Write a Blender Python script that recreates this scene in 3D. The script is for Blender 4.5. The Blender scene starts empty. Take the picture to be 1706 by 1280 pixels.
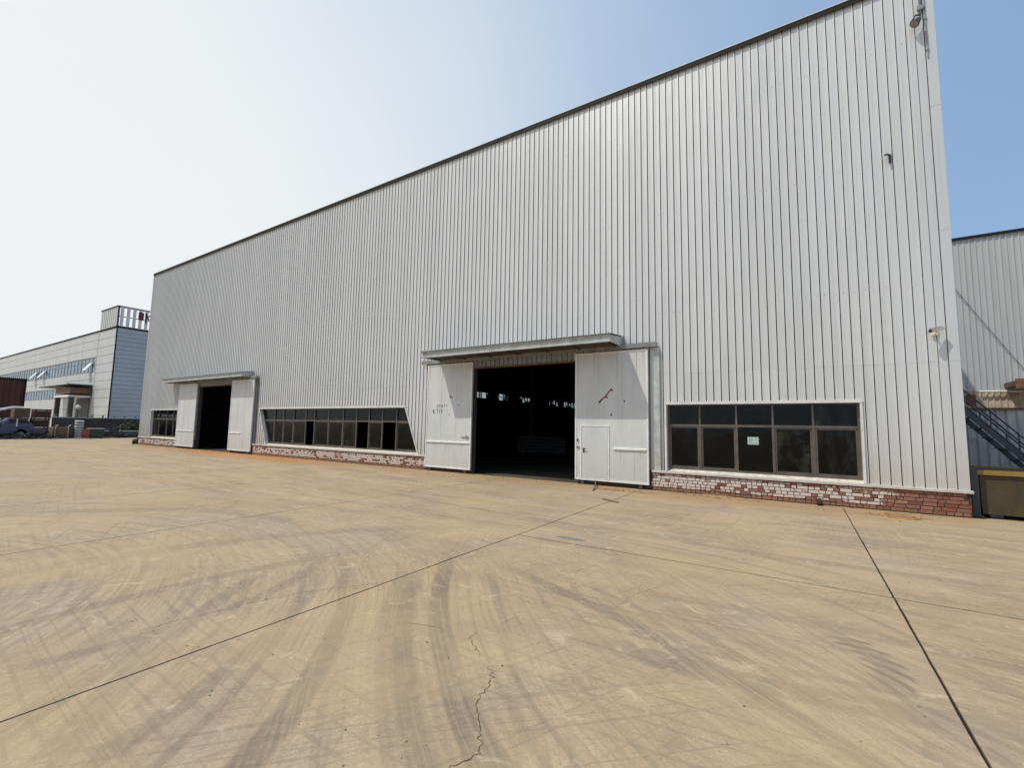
import bpy, math, random
from mathutils import Matrix, Vector
random.seed(7)
S = bpy.context.scene
COL = S.collection

# ------------------------------------------------------------------ camera
cam_d = bpy.data.cameras.new('camera')
cam = bpy.data.objects.new('camera', cam_d); COL.objects.link(cam)
cam_d.sensor_width = 36.0; cam_d.sensor_fit = 'HORIZONTAL'
cam_d.lens = 753.0 / 1706.0 * 36.0
cam_d.clip_start = 0.05; cam_d.clip_end = 3000
RM = Matrix(((0.8442928642859187, 0.035646342966487096, 0.5346951444973059),
             (0.5355768461426681, -0.08979949383766153, -0.8396984534833755),
             (0.018083174272016146, 0.9953217515656007, -0.094908427806136)))
cam.matrix_world = Matrix.Translation((0, 0, 1.75)) @ RM.to_4x4()
S.camera = cam

# ------------------------------------------------------------------ sun, sky, exposure
SUN_TRAVEL = Vector((0.83, 1.0, -2.17)).normalized()
sun_d = bpy.data.lights.new('sun', 'SUN'); sun_d.energy = 2.9; sun_d.angle = math.radians(0.6)
sun_d.color = (1.0, 0.96, 0.89)
sun = bpy.data.objects.new('sun', sun_d); COL.objects.link(sun)
sun.rotation_euler = SUN_TRAVEL.to_track_quat('-Z', 'Y').to_euler()
sun.location = (-20, -20, 60)
S.view_settings.view_transform = 'Standard'; S.view_settings.look = 'None'
S.view_settings.exposure = 0.15; S.view_settings.gamma = 1.0
S.view_settings.use_curve_mapping = False

W = bpy.data.worlds.new('World'); S.world = W; W.use_nodes = True
wn = W.node_tree.nodes; wl = W.node_tree.links; wn.clear()
wout = wn.new('ShaderNodeOutputWorld')
sky = wn.new('ShaderNodeTexSky'); sky.sky_type = 'NISHITA'; sky.sun_disc = False
sky.sun_elevation = math.radians(59); sky.sun_rotation = math.radians(219.7)
sky.air_density = 1.0; sky.dust_density = 3.0; sky.ozone_density = 1.0; sky.altitude = 50
bg1 = wn.new('ShaderNodeBackground'); bg1.inputs[1].default_value = 0.13
wl.new(sky.outputs[0], bg1.inputs[0])
bg2 = wn.new('ShaderNodeBackground')               # bright haze lying towards the sun's side of the sky
bg2.inputs[1].default_value = 0.81
tc = wn.new('ShaderNodeTexCoord')
dt = wn.new('ShaderNodeVectorMath'); dt.operation = 'DOT_PRODUCT'
dt.inputs[1].default_value = (-0.98, -0.2, 0.0)
wl.new(tc.outputs['Generated'], dt.inputs[0])
mr = wn.new('ShaderNodeMapRange'); mr.interpolation_type = 'SMOOTHSTEP'
mr.inputs['From Min'].default_value = -0.45; mr.inputs['From Max'].default_value = 0.80
mr.inputs['To Min'].default_value = 0.62; mr.inputs['To Max'].default_value = 1.0
cn = wn.new('ShaderNodeTexNoise'); cn.inputs['Scale'].default_value = 1.6; cn.inputs['Detail'].default_value = 5
wl.new(tc.outputs['Generated'], cn.inputs['Vector'])                # uneven haze
ca = wn.new('ShaderNodeMath'); ca.operation = 'MULTIPLY_ADD'; ca.inputs[1].default_value = 0.34; ca.inputs[2].default_value = -0.17
wl.new(cn.outputs[0], ca.inputs[0])
cb = wn.new('ShaderNodeMath'); cb.operation = 'ADD'
wl.new(dt.outputs['Value'], cb.inputs[0]); wl.new(ca.outputs[0], cb.inputs[1])
wl.new(cb.outputs[0], mr.inputs[0])
hz = wn.new('ShaderNodeValToRGB')                   # haze: pale blue away from the sun, milky white towards it
hz.color_ramp.elements[0].position = 0.62; hz.color_ramp.elements[0].color = (0.36, 0.56, 0.87, 1)
hz.color_ramp.elements[1].position = 1.0; hz.color_ramp.elements[1].color = (0.95, 0.985, 1.0, 1)
e_ = hz.color_ramp.elements.new(0.80); e_.color = (0.60, 0.755, 0.94, 1)
wl.new(mr.outputs[0], hz.inputs[0]); wl.new(hz.outputs[0], bg2.inputs[0])
mx = wn.new('ShaderNodeMixShader')
wl.new(mr.outputs[0], mx.inputs[0]); wl.new(bg1.outputs[0], mx.inputs[1]); wl.new(bg2.outputs[0], mx.inputs[2])
wl.new(mx.outputs[0], wout.inputs[0])

# ------------------------------------------------------------------ material helpers
class NT:
    def __init__(s, name):
        s.m = bpy.data.materials.new(name); s.m.use_nodes = True
        s.t = s.m.node_tree; s.t.nodes.clear()
        s.out = s.t.nodes.new('ShaderNodeOutputMaterial')
    def n(s, typ, **kw):
        nd = s.t.nodes.new(typ)
        for k, v in kw.items(): setattr(nd, k, v)
        return nd
    def put(s, sock, v):
        if isinstance(v, bpy.types.NodeSocket): s.t.links.new(v, sock)
        elif v is not None:
            if isinstance(v, (tuple, list)) and len(v) == 3 and sock.type == 'RGBA': v = (*v, 1)
            sock.default_value = v
    def math(s, op, a, b=None, c=None, clamp=False):
        nd = s.n('ShaderNodeMath', operation=op); nd.use_clamp = clamp
        s.put(nd.inputs[0], a)
        if b is not None: s.put(nd.inputs[1], b)
        if c is not None: s.put(nd.inputs[2], c)
        return nd.outputs[0]
    def vec(s, op, a, b=None, out=0):
        nd = s.n('ShaderNodeVectorMath', operation=op)
        s.put(nd.inputs[0], a)
        if b is not None: s.put(nd.inputs[1], b)
        return nd.outputs[out]
    def mr(s, v, a, b, c=0.0, d=1.0, smooth=True):
        nd = s.n('ShaderNodeMapRange'); nd.interpolation_type = 'SMOOTHSTEP' if smooth else 'LINEAR'
        s.put(nd.inputs[0], v)
        for i, x in zip((1, 2, 3, 4), (a, b, c, d)): s.put(nd.inputs[i], x)
        return nd.outputs[0]
    def mix(s, f, a, b, mode='MIX'):
        nd = s.n('ShaderNodeMix', data_type='RGBA', blend_type=mode)
        s.put(nd.inputs[0], f); s.put(nd.inputs[6], a); s.put(nd.inputs[7], b)
        return nd.outputs[2]
    def noise(s, v, scale, detail=4, rough=0.55, dist=0.0, out=0):
        nd = s.n('ShaderNodeTexNoise'); s.put(nd.inputs['Vector'], v)
        nd.inputs['Scale'].default_value = scale; nd.inputs['Detail'].default_value = detail
        nd.inputs['Roughness'].default_value = rough; nd.inputs['Distortion'].default_value = dist
        return nd.outputs[out]
    def pos(s):
        return s.n('ShaderNodeNewGeometry').outputs['Position']
    def map(s, v, scale=(1, 1, 1), rot=(0, 0, 0), loc=(0, 0, 0)):
        nd = s.n('ShaderNodeMapping'); s.put(nd.inputs[0], v)
        nd.inputs['Scale'].default_value = scale; nd.inputs['Rotation'].default_value = rot
        nd.inputs['Location'].default_value = loc
        return nd.outputs[0]
    def bsdf(s, col, rough=0.6, metal=0.0, spec=0.5, bump=None, bstr=0.3, bdist=0.01, coat=0.0):
        b = s.n('ShaderNodeBsdfPrincipled')
        s.put(b.inputs['Base Color'], col); s.put(b.inputs['Roughness'], rough)
        s.put(b.inputs['Metallic'], metal); s.put(b.inputs['Specular IOR Level'], spec)
        b.inputs['Coat Weight'].default_value = coat
        if bump is not None:
            bp = s.n('ShaderNodeBump'); bp.inputs['Strength'].default_value = bstr
            bp.inputs['Distance'].default_value = bdist
            s.put(bp.inputs['Height'], bump); s.t.links.new(bp.outputs[0], b.inputs['Normal'])
        s.t.links.new(b.outputs[0], s.out.inputs[0])
        return s.m

def plain(name, col, rough=0.6, metal=0.0, var=0.18, scale=3.0, spec=0.5, dirt=None, dirt_amt=0.5):
    t = NT(name); p = t.pos()
    n1 = t.noise(p, scale, 5, 0.6)
    f = t.mr(n1, 0.3, 0.7)
    c = t.mix(f, tuple(x * (1 - var) for x in col), tuple(min(1, x * (1 + var)) for x in col))
    if dirt:
        n2 = t.noise(t.map(p, (1, 1, 0.35)), scale * 1.7, 6, 0.65)
        c = t.mix(t.math('MULTIPLY', t.mr(n2, 0.5, 0.72), dirt_amt), c, dirt)
    r = t.mr(n1, 0.2, 0.8, max(0.05, rough - 0.08), min(1, rough + 0.08))
    return t.bsdf(c, r, metal, spec, bump=t.noise(p, scale * 12, 3), bstr=0.08)

M = {}
# coated steel sheet: light grey, a little different from sheet to sheet, rain streaks
def sheet_mat(name, col, rough=0.42, streak=0.35, zlow=0.5, metal=0.0):
    t = NT(name); p = t.pos()
    rnd = t.n('ShaderNodeObjectInfo').outputs['Random']
    c = t.mix(rnd, tuple(x * 0.965 for x in col), tuple(min(1, x * 1.03) for x in col))
    st = t.noise(t.map(p, (9, 9, 0.16)), 1.0, 5, 0.6)
    c = t.mix(t.math('MULTIPLY', t.mr(st, 0.46, 0.75), streak), c, tuple(x * y for x, y in zip(col, (0.74, 0.73, 0.69))))
    big = t.noise(t.map(p, (0.5, 0.5, 0.22)), 1.0, 3, 0.5)
    c = t.mix(t.math('MULTIPLY', t.mr(big, 0.4, 0.7), 0.25), c, tuple(x * y for x, y in zip(col, (0.86, 0.88, 0.88))))
    # dust thrown up on the lowest metre
    z = t.n('ShaderNodeSeparateXYZ'); t.put(z.inputs[0], p)
    low = t.mr(t.math('ADD', z.outputs[2], t.math('MULTIPLY', t.noise(p, 2.2, 4), 1.4)), zlow + 0.7, zlow + 2.0, 1, 0)
    c = t.mix(t.math('MULTIPLY', low, 0.38), c, (0.50, 0.42, 0.31))
    r = t.mr(st, 0.3, 0.7, rough - 0.06, rough + 0.12)
    oil = t.noise(t.map(p, (1.6, 1.6, 0.5)), 1.0, 2, 0.5)
    return t.bsdf(c, r, metal, 0.5, bump=oil, bstr=0.8, bdist=0.025)
M['clad'] = sheet_mat('coated_steel_sheet', (0.61, 0.612, 0.60), 0.36, streak=0.5, metal=0.25)
M['clad_back'] = sheet_mat('weathered_steel_sheet', (0.46, 0.47, 0.46), 0.5, 0.6)
M['trim'] = plain('light_flashing', (0.62, 0.62, 0.59), 0.45, var=0.08, dirt=(0.45, 0.38, 0.28), dirt_amt=0.4)
M['cap'] = plain('dark_parapet_cap', (0.014, 0.017, 0.016), 0.7, spec=0.2)
M['door'] = None
def door_mat():
    t = NT('painted_door_sheet'); p = t.pos()
    n = t.noise(t.map(p, (1.4, 1, 0.5)), 1.5, 5, 0.6)
    c = t.mix(t.mr(n, 0.35, 0.7), (0.53, 0.545, 0.53), (0.60, 0.605, 0.58))
    st = t.noise(t.map(p, (14, 14, 0.5)), 1.0, 4, 0.6)
    c = t.mix(t.math('MULTIPLY', t.mr(st, 0.55, 0.8), 0.3), c, (0.38, 0.37, 0.33))
    z = t.n('ShaderNodeSeparateXYZ'); t.put(z.inputs[0], p)
    low = t.mr(t.math('ADD', z.outputs[2], t.math('MULTIPLY', t.noise(p, 3, 4), 1.3)), 0.7, 2.2, 1, 0)
    c = t.mix(t.math('MULTIPLY', low, 0.35), c, (0.47, 0.42, 0.33))
    return t.bsdf(c, 0.45, bump=t.noise(p, 1.8, 2), bstr=0.25, bdist=0.02)
M['door'] = door_mat()
M['white'] = plain('white_painted_steel', (0.74, 0.74, 0.71), 0.4, var=0.06, dirt=(0.45, 0.36, 0.25), dirt_amt=0.35)
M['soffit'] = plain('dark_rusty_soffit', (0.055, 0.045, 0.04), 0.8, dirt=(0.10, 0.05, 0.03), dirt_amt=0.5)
M['under'] = plain('dull_galvanised_steel', (0.22, 0.235, 0.235), 0.55, dirt=(0.20, 0.12, 0.08), dirt_amt=0.6)
M['fascia'] = plain('canopy_fascia_paint', (0.42, 0.445, 0.425), 0.5, dirt=(0.30, 0.20, 0.12), dirt_amt=0.5, scale=4)
M['frame'] = plain('brown_aluminium', (0.12, 0.10, 0.085), 0.4, metal=0.3, var=0.2)
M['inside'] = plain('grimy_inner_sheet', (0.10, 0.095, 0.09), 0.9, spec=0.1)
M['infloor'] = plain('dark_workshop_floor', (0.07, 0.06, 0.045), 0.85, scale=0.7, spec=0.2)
M['steel_dark'] = plain('dark_steel', (0.055, 0.06, 0.07), 0.6, dirt=(0.12, 0.06, 0.03), dirt_amt=0.5)
M['black'] = plain('black_rubber', (0.02, 0.02, 0.02), 0.8)
M['mortar'] = plain('dark_old_mortar', (0.06, 0.042, 0.033), 0.95, scale=8)
M['sill'] = plain('rendered_sill', (0.56, 0.51, 0.42), 0.85, var=0.15, scale=5, dirt=(0.30, 0.24, 0.17), dirt_amt=0.6)
M['red'] = plain('red_scraped_paint', (0.16, 0.03, 0.035), 0.6)
M['marker'] = plain('black_marker', (0.03, 0.03, 0.035), 0.7)
M['paper'] = plain('pale_green_paper', (0.42, 0.52, 0.48), 0.8, var=0.2, scale=30)
M['yellow'] = plain('worn_ochre_steel', (0.066, 0.047, 0.017), 0.75, scale=2.2, dirt=(0.035, 0.028, 0.024), dirt_amt=0.95)
M['yellow_edge'] = plain('yellow_rim_paint', (0.23, 0.145, 0.035), 0.6, dirt=(0.12, 0.07, 0.04), dirt_amt=0.7)
M['fence_blue'] = plain('blue_grey_fence_sheet', (0.40, 0.40, 0.39), 0.55, dirt=(0.17, 0.12, 0.10), dirt_amt=0.6)
M['rust'] = plain('rusty_steel', (0.17, 0.085, 0.05), 0.85, var=0.35, scale=6)
M['stair'] = plain('navy_painted_steel', (0.045, 0.052, 0.064), 0.5)
M['bluegrey'] = plain('faded_blue_paint', (0.07, 0.085, 0.14), 0.5, dirt=(0.10, 0.08, 0.07), dirt_amt=0.5)
M['panel'] = plain('pale_sandwich_panel', (0.50, 0.51, 0.49), 0.5, var=0.06, scale=0.6)
M['bluepanel'] = plain('blue_grey_cladding', (0.47, 0.52, 0.56), 0.45, var=0.08, scale=0.3)
M['panel_seam'] = plain('panel_seam', (0.30, 0.31, 0.31), 0.7)
M['blueglass'] = plain('blue_tinted_glazing', (0.12, 0.20, 0.27), 0.25, var=0.4, scale=0.5)
M['maroon'] = plain('maroon_corrugated_steel', (0.10, 0.035, 0.025), 0.65, dirt=(0.06, 0.05, 0.02), dirt_amt=0.8, scale=0.8)
M['wood'] = plain('weathered_timber', (0.18, 0.11, 0.07), 0.85, var=0.35, scale=9)
M['green'] = plain('dark_green_paint', (0.03, 0.07, 0.055), 0.5)
M['redpaint'] = plain('dull_red_paint', (0.36, 0.10, 0.07), 0.6, dirt=(0.12, 0.06, 0.05), dirt_amt=0.5)
M['greywall'] = plain('grey_block_wall', (0.07, 0.07, 0.068), 0.9, var=0.3, scale=1.5)
M['tan'] = plain('tan_sheet', (0.46, 0.38, 0.28), 0.7, dirt=(0.22, 0.12, 0.07), dirt_amt=0.6)
M['lens'] = plain('dark_lens', (0.02, 0.02, 0.025), 0.1)
M['bollard'] = plain('lamp_glass', (0.65, 0.63, 0.58), 0.2)

def glass_mat():
    t = NT('dusty_dark_window_glass'); p = t.pos()
    tr = t.n('ShaderNodeBsdfTransparent'); tr.inputs[0].default_value = (0.42, 0.47, 0.45, 1)
    gl = t.n('ShaderNodeBsdfGlossy'); gl.inputs['Roughness'].default_value = 0.07
    gl.inputs[0].default_value = (0.55, 0.6, 0.6, 1)
    bp = t.n('ShaderNodeBump'); bp.inputs['Strength'].default_value = 0.25; bp.inputs['Distance'].default_value = 0.02
    t.put(bp.inputs['Height'], t.noise(p, 1.3, 2)); t.t.links.new(bp.outputs[0], gl.inputs['Normal'])
    fr = t.n('ShaderNodeFresnel'); fr.inputs[0].default_value = 1.45
    a = t.n('ShaderNodeMixShader'); t.t.links.new(fr.outputs[0], a.inputs[0])
    t.t.links.new(tr.outputs[0], a.inputs[1]); t.t.links.new(gl.outputs[0], a.inputs[2])
    df = t.n('ShaderNodeBsdfDiffuse'); df.inputs[0].default_value = (0.30, 0.26, 0.20, 1)
    b = t.n('ShaderNodeMixShader')
    dust = t.math('MULTIPLY', t.mr(t.noise(t.map(p, (1, 1, 0.5)), 3.5, 5, 0.65), 0.4, 0.8), t.math('MULTIPLY_ADD', t.math('POWER', t.n('ShaderNodeObjectInfo').outputs['Random'], 3.0), 0.16, 0.02))
    t.put(b.inputs[0], dust)
    t.t.links.new(a.outputs[0], b.inputs[1]); t.t.links.new(df.outputs[0], b.inputs[2])
    t.t.links.new(b.outputs[0], t.out.inputs[0])
    return t.m
M['glass'] = glass_mat()

def brick_mat():
    t = NT('brick_with_flaking_whitewash')
    g = t.n('ShaderNodeNewGeometry'); p = g.outputs['Position']
    r1 = t.n('ShaderNodeObjectInfo').outputs['Random']
    rnd = t.math('FRACT', t.math('ADD', t.math('MULTIPLY', r1, 7.31), g.outputs['Random Per Island']))
    base = t.n('ShaderNodeValToRGB'); t.put(base.inputs[0], rnd)
    e = base.color_ramp.elements
    e[0].color = (0.20, 0.068, 0.042, 1); e[1].color = (0.34, 0.150, 0.10, 1)
    x = base.color_ramp.elements.new(0.35); x.color = (0.29, 0.11, 0.072, 1)
    x = base.color_ramp.elements.new(0.72); x.color = (0.235, 0.125, 0.09, 1)
    c = base.outputs[0]
    c = t.mix(t.math('MULTIPLY', t.mr(t.noise(p, 22, 5, 0.7), 0.35, 0.75), 0.5), c, (0.17, 0.085, 0.06))
    s = t.n('ShaderNodeSeparateXYZ'); t.put(s.inputs[0], p)
    # limewash left on the middle courses, worn off near the ground and at the right-hand corner
    zz = t.math('MULTIPLY', t.mr(s.outputs[2], 0.07, 0.15), t.mr(s.outputs[2], 0.50, 0.42, 0.45, 1))
    xx = t.mr(t.math('ADD', s.outputs[0], t.math('MULTIPLY', t.noise(p, 1.3, 2), 1.0)), 1.9, 2.9, 1, 0.12)
    patch = t.mr(t.noise(p, 1.6, 3), 0.32, 0.50, 0.6, 1.0)
    amt = t.math('MULTIPLY', t.math('MULTIPLY', zz, xx), patch)
    per = t.mr(t.math('FRACT', t.math('MULTIPLY', rnd, 13.7)), 0.10, 0.32)
    amt = t.math('MULTIPLY', amt, t.math('MAXIMUM', per, 0.12))
    fl = t.mr(t.noise(p, 19, 6, 0.78), t.math('SUBTRACT', 0.76, t.math('MULTIPLY', amt, 0.44)), t.math('SUBTRACT', 0.84, t.math('MULTIPLY', amt, 0.44)))
    fl = t.math('MULTIPLY', fl, t.mr(amt, 0.02, 0.2))
    c = t.mix(t.math('MULTIPLY', fl, 0.9), c, (0.62, 0.55, 0.48))
    soil = t.mr(t.math('ADD', s.outputs[2], t.math('MULTIPLY', t.noise(p, 4, 4), 0.16)), 0.08, 0.22, 0.55, 0)
    c = t.mix(soil, c, (0.24, 0.16, 0.09))
    return t.bsdf(c, 0.9, spec=0.2, bump=t.noise(p, 60, 4, 0.7), bstr=0.6, bdist=0.006)
M['brick'] = brick_mat()

# ---- yard concrete: dust, streaks and tyre marks laid out in the yard's own metres
TRACKS = [  # circle centre x, y, radius, middle x, y, half length, half width, strength
 (4.46, 10.15, 10.32, -2.75, 2.77, 1.9, .11, .85), (6.83, 12.8, 14.0, -2.98, 2.6, 1.9, .09, .55),
 (5.04, 10.64, 10.77, -2.72, 3.1, 2.2, .12, .95), (5.04, 10.64, 11.05, -2.95, 3.0, 1.8, .05, .5),
 (-14.94, -6.62, 16.23, -2.51, 3.81, 1.8, .06, .4),
 (-0.73, 3.68, 1.66, -1.36, 2.14, 0.6, .06, .6), (-7.53, -8.26, 13.89, -1.12, 4.06, 2.4, .10, .7),
 (-7.53, -8.26, 14.25, -0.9, 4.2, 2.2, .05, .4),
 (-0.35, 6.61, 2.56, -1.17, 4.19, 1.2, .07, .5), (-1.65, 18.67, 14.67, -0.27, 4.07, 1.7, .05, .45),
 (-1.34, 11.18, 7.5, -0.25, 3.76, 1.4, .16, .6), (-0.17, 4.44, 0.66, 0.44, 4.69, 0.55, .10, .55),
 (-2.47, 2.05, 5.76, -1.08, 7.64, 2.4, .10, .5), (-2.47, 2.05, 5.2, -1.08, 7.1, 2.4, .05, .6),
 (-2.73, 2.79, 4.29, -0.59, 6.51, 2.9, .05, .5), (-7.99, -1.74, 6.35, -3.0, 2.2, 2.4, .12, .85),
 (-7.99, -1.74, 5.9, -3.3, 1.9, 2.2, .05, .55), (-7.99, -1.74, 4.9, -4.0, 1.5, 2.0, .08, .4),
 (-8.25, -0.77, 5.41, -3.55, 1.91, 1.8, .10, .6), (-7.59, 1.86, 3.02, -4.61, 2.33, 2.1, .10, .5),
 (0.37, 1.94, 6.05, -5.68, 2.33, 2.0, .12, .5), (1.54, 7.45, 8.19, -4.29, 1.71, 2.2, .12, .5),
 (-8.21, 0.67, 4.18, -11.26, 3.53, 5.0, .25, .35), (-1.59, 1.42, 5.97, -7.11, 3.7, 3.5, .2, .4),
 (-0.09, -6.61, 11.77, 0.24, 5.15, 2.5, .12, .35),
 (30.0, -30.0, 46.5, -4.2, 8.2, 6.0, .22, .35), (0.0, 60.0, 52.4, -4.0, 7.7, 7.0, .12, .45), (0.0, 60.0, 50.5, -8.0, 9.9, 9.0, .3, .3)]
def yard_mat():
    t = NT('dusty_yard_concrete'); p = t.pos()
    warp = t.vec('SCALE', t.vec('SUBTRACT', t.noise(p, 0.8, 2, 0.5, out=1), (0.5, 0.5, 0.5)))
    warp.node.inputs['Scale'].default_value = 0.07
    pw = t.vec('MULTIPLY', t.vec('ADD', p, warp), (1, 1, 0))
    acc = None
    for (cx, cy, r, mx_, my_, L, w, s) in TRACKS:
        d = t.vec('DISTANCE', pw, (cx, cy, 0), 1)
        a = t.math('ABSOLUTE', t.math('SUBTRACT', d, r))
        band = t.mr(a, w * 0.55, w * 1.05, 1, 0)
        dm = t.vec('DISTANCE', pw, (mx_, my_, 0), 1)
        m = t.mr(dm, L * 0.45, L * 1.25, s, 0)
        v = t.math('MULTIPLY', band, m)
        acc = v if acc is None else t.math('MAXIMUM', acc, v)
    # faint swirling scuffs: noise drawn out round two turning centres
    def swirl(cx, cy, fr, fa):
        d = t.vec('SUBTRACT', pw, (cx, cy, 0))
        ln = t.vec('LENGTH', d, out=1)
        s_ = t.n('ShaderNodeSeparateXYZ'); t.put(s_.inputs[0], d)
        an = t.math('ARCTAN2', s_.outputs[1], s_.outputs[0])
        c_ = t.n('ShaderNodeCombineXYZ'); t.put(c_.inputs[0], t.math('MULTIPLY', ln, fr)); t.put(c_.inputs[1], t.math('MULTIPLY', an, fa))
        return t.noise(c_.outputs[0], 1.0, 5, 0.6)
    s1 = swirl(4.7, 10.5, 11.0, 3.0); s2 = swirl(-8.2, -2.2, 10.0, 3.0)
    s3 = t.noise(t.map(p, (0.35, 2.6, 1), (0, 0, 0.12)), 1.0, 6, 0.65)
    sx = t.n('ShaderNodeSeparateXYZ'); t.put(sx.inputs[0], p)
    wx = t.mr(sx.outputs[0], -5.0, -1.5)
    s12 = t.n('ShaderNodeMix', data_type='FLOAT'); t.put(s12.inputs[0], wx); t.put(s12.inputs[2], s2); t.put(s12.inputs[3], s1)
    near = t.mr(sx.outputs[1], 3.8, 6.5)
    s = t.n('ShaderNodeMix', data_type='FLOAT'); t.put(s.inputs[0], near); t.put(s.inputs[2], s12.outputs[0]); t.put(s.inputs[3], s3)
    s = s.outputs[0]
    fs1 = swirl(4.7, 10.5, 34.0, 5.0); fs2 = swirl(-8.2, -2.2, 30.0, 5.0); fs3 = t.noise(t.map(p, (0.8, 9.0, 1), (0, 0, 0.12)), 1.0, 4, 0.7)
    q1 = t.n('ShaderNodeMix', data_type='FLOAT'); t.put(q1.inputs[0], wx); t.put(q1.inputs[2], fs2); t.put(q1.inputs[3], fs1)
    q2 = t.n('ShaderNodeMix', data_type='FLOAT'); t.put(q2.inputs[0], near); t.put(q2.inputs[2], q1.outputs[0]); t.put(q2.inputs[3], fs3)
    fs = q2.outputs[0]
    big = t.noise(p, 0.35, 4, 0.55); mid = t.noise(p, 1.7, 5, 0.6); fine = t.noise(p, 38, 4, 0.7)
    vfine = t.noise(p, 190, 2, 0.7)
    rnd = t.n('ShaderNodeObjectInfo').outputs['Random']
    c = t.mix(t.mr(big, 0.40, 0.60), (0.400, 0.288, 0.172), (0.405, 0.308, 0.215))
    b2 = t.noise(t.vec('ADD', p, (5.5, 9.1, 0)), 0.8, 5, 0.62, 0.5)
    c = t.mix(t.math('MULTIPLY', t.mr(b2, 0.42, 0.68), 0.45), c, (0.325, 0.242, 0.172))
    c = t.mix(t.math('MULTIPLY', t.mr(mid, 0.4, 0.7), 0.5), c, (0.43, 0.31, 0.18))
    c = t.mix(t.math('MULTIPLY', rnd, 0.18), c, (0.38, 0.31, 0.23))
    # grey worn concrete where wheels have cleared the dust
    c = t.mix(t.math('MULTIPLY', t.mr(s, 0.47, 0.66), 0.50), c, (0.235, 0.182, 0.135))
    c = t.mix(t.math('MULTIPLY', t.mr(s, 0.48, 0.33), 0.42), c, (0.50, 0.40, 0.28))
    def rings(cx, cy, k, lo, hi, seed):
        d = t.vec('SUBTRACT', pw, (cx, cy, 0)); ln = t.vec('LENGTH', d, out=1)
        nz = t.n('ShaderNodeTexNoise', noise_dimensions='1D'); t.put(nz.inputs['W'], t.math('MULTIPLY_ADD', ln, k, seed))
        nz.inputs['Detail'].default_value = 3; nz.inputs['Roughness'].default_value = 0.6
        m = t.mr(t.noise(t.vec('ADD', p, (seed, 3*seed, 0)), 0.42, 3, 0.5), 0.44, 0.60)
        return t.math('MULTIPLY', t.mr(nz.outputs[0], lo, hi), m)
    rg_ = rings(4.9, 10.4, 5.5, .55, .62, 1.0)
    for a_ in ((-8.1, -1.6, 5.0, .55, .62, 5.0), (-1.6, 18.6, 4.0, .56, .62, 9.0), (30.0, -30.0, 3.2, .56, .62, 14.0), (-15.0, -6.6, 6.0, .58, .63, 19.0), (0.0, 60.0, 3.0, .55, .62, 23.0), (-20.0, 11.0, 4.5, .57, .63, 29.0)):
        rg_ = t.math('MAXIMUM', rg_, rings(*a_))
    rgt = t.math('MULTIPLY', rg_, t.mr(t.noise(p, 7, 4, 0.7), 0.3, 0.6, 0.35, 1.0))
    c = t.mix(t.math('MULTIPLY', rgt, 0.42), c, (0.15, 0.12, 0.092))
    # chevron tread print left by a turning tyre
    dv = t.vec('SUBTRACT', p, (-0.17, 4.44, 0)); dl = t.vec('LENGTH', dv, out=1)
    ds = t.n('ShaderNodeSeparateXYZ'); t.put(ds.inputs[0], dv); da = t.math('ARCTAN2', ds.outputs[1], ds.outputs[0])
    bars = t.mr(t.math('SINE', t.math('ADD', t.math('MULTIPLY', da, 26.0), t.math('MULTIPLY', dl, 34.0))), -0.1, 0.5)
    bnd = t.math('MULTIPLY', t.mr(t.math('ABSOLUTE', t.math('SUBTRACT', dl, 0.66)), 0.11, 0.17, 1, 0), t.mr(t.math('ABSOLUTE', t.math('SUBTRACT', da, 0.25)), 0.5, 0.9, 1, 0))
    c = t.mix(t.math('MULTIPLY', t.math('MULTIPLY', bars, bnd), 0.75), c, (0.14, 0.11, 0.085))
    patchy = t.mr(t.noise(p, 0.9, 3), 0.35, 0.65, 0.25, 1.0)
    c = t.mix(t.math('MULTIPLY', t.math('MULTIPLY', t.mr(fs, 0.50, 0.72), patchy), 0.36), c, (0.19, 0.145, 0.10))
    c = t.mix(t.math('MULTIPLY', t.math('MULTIPLY', t.mr(fs, 0.47, 0.28), patchy), 0.34), c, (0.50, 0.40, 0.27))
    tread = t.math('MULTIPLY', t.mr(t.noise(p, 9, 4, 0.7), 0.25, 0.6, 0.6, 1.0), t.mr(fs, 0.36, 0.54, 0.5, 1.0))
    c = t.mix(t.math('MULTIPLY', t.math('MULTIPLY', acc, tread), 0.88), c, (0.130, 0.104, 0.082))
    c = t.mix(t.math('MULTIPLY', t.mr(fine, 0.3, 0.75), 0.34), c, (0.21, 0.15, 0.085))
    c = t.mix(t.math('MULTIPLY', t.mr(vfine, 0.45, 0.7), 0.20), c, (0.48, 0.40, 0.30))
    # mottled wear, pale scuffed patches and ochre dust
    w1 = t.noise(t.vec('ADD', p, (3.1, 7.7, 0)), 2.6, 7, 0.72, 0.6)
    c = t.mix(t.math('MULTIPLY', t.mr(w1, 0.50, 0.70), 0.40), c, (0.20, 0.155, 0.11))
    w2 = t.noise(t.vec('ADD', p, (13.1, 1.7, 0)), 3.4, 7, 0.75, 0.8)
    c = t.mix(t.math('MULTIPLY', t.mr(w2, 0.55, 0.70), 0.60), c, (0.55, 0.44, 0.31))
    w3 = t.noise(t.vec('ADD', p, (1.1, 21.7, 0)), 0.55, 5, 0.6, 0.4)
    c = t.mix(t.math('MULTIPLY', t.mr(w3, 0.40, 0.70), 0.45), c, (0.45, 0.325, 0.180))
    grain = t.noise(p, 85, 3, 0.8)
    c = t.mix(t.math('MULTIPLY', t.mr(grain, 0.50, 0.72), 0.48), c, (0.15, 0.11, 0.07))
    # dark specks and small oil spots
    vo = t.n('ShaderNodeTexVoronoi'); vo.feature = 'F1'; t.put(vo.inputs['Vector'], p); vo.inputs['Scale'].default_value = 2.3
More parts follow.
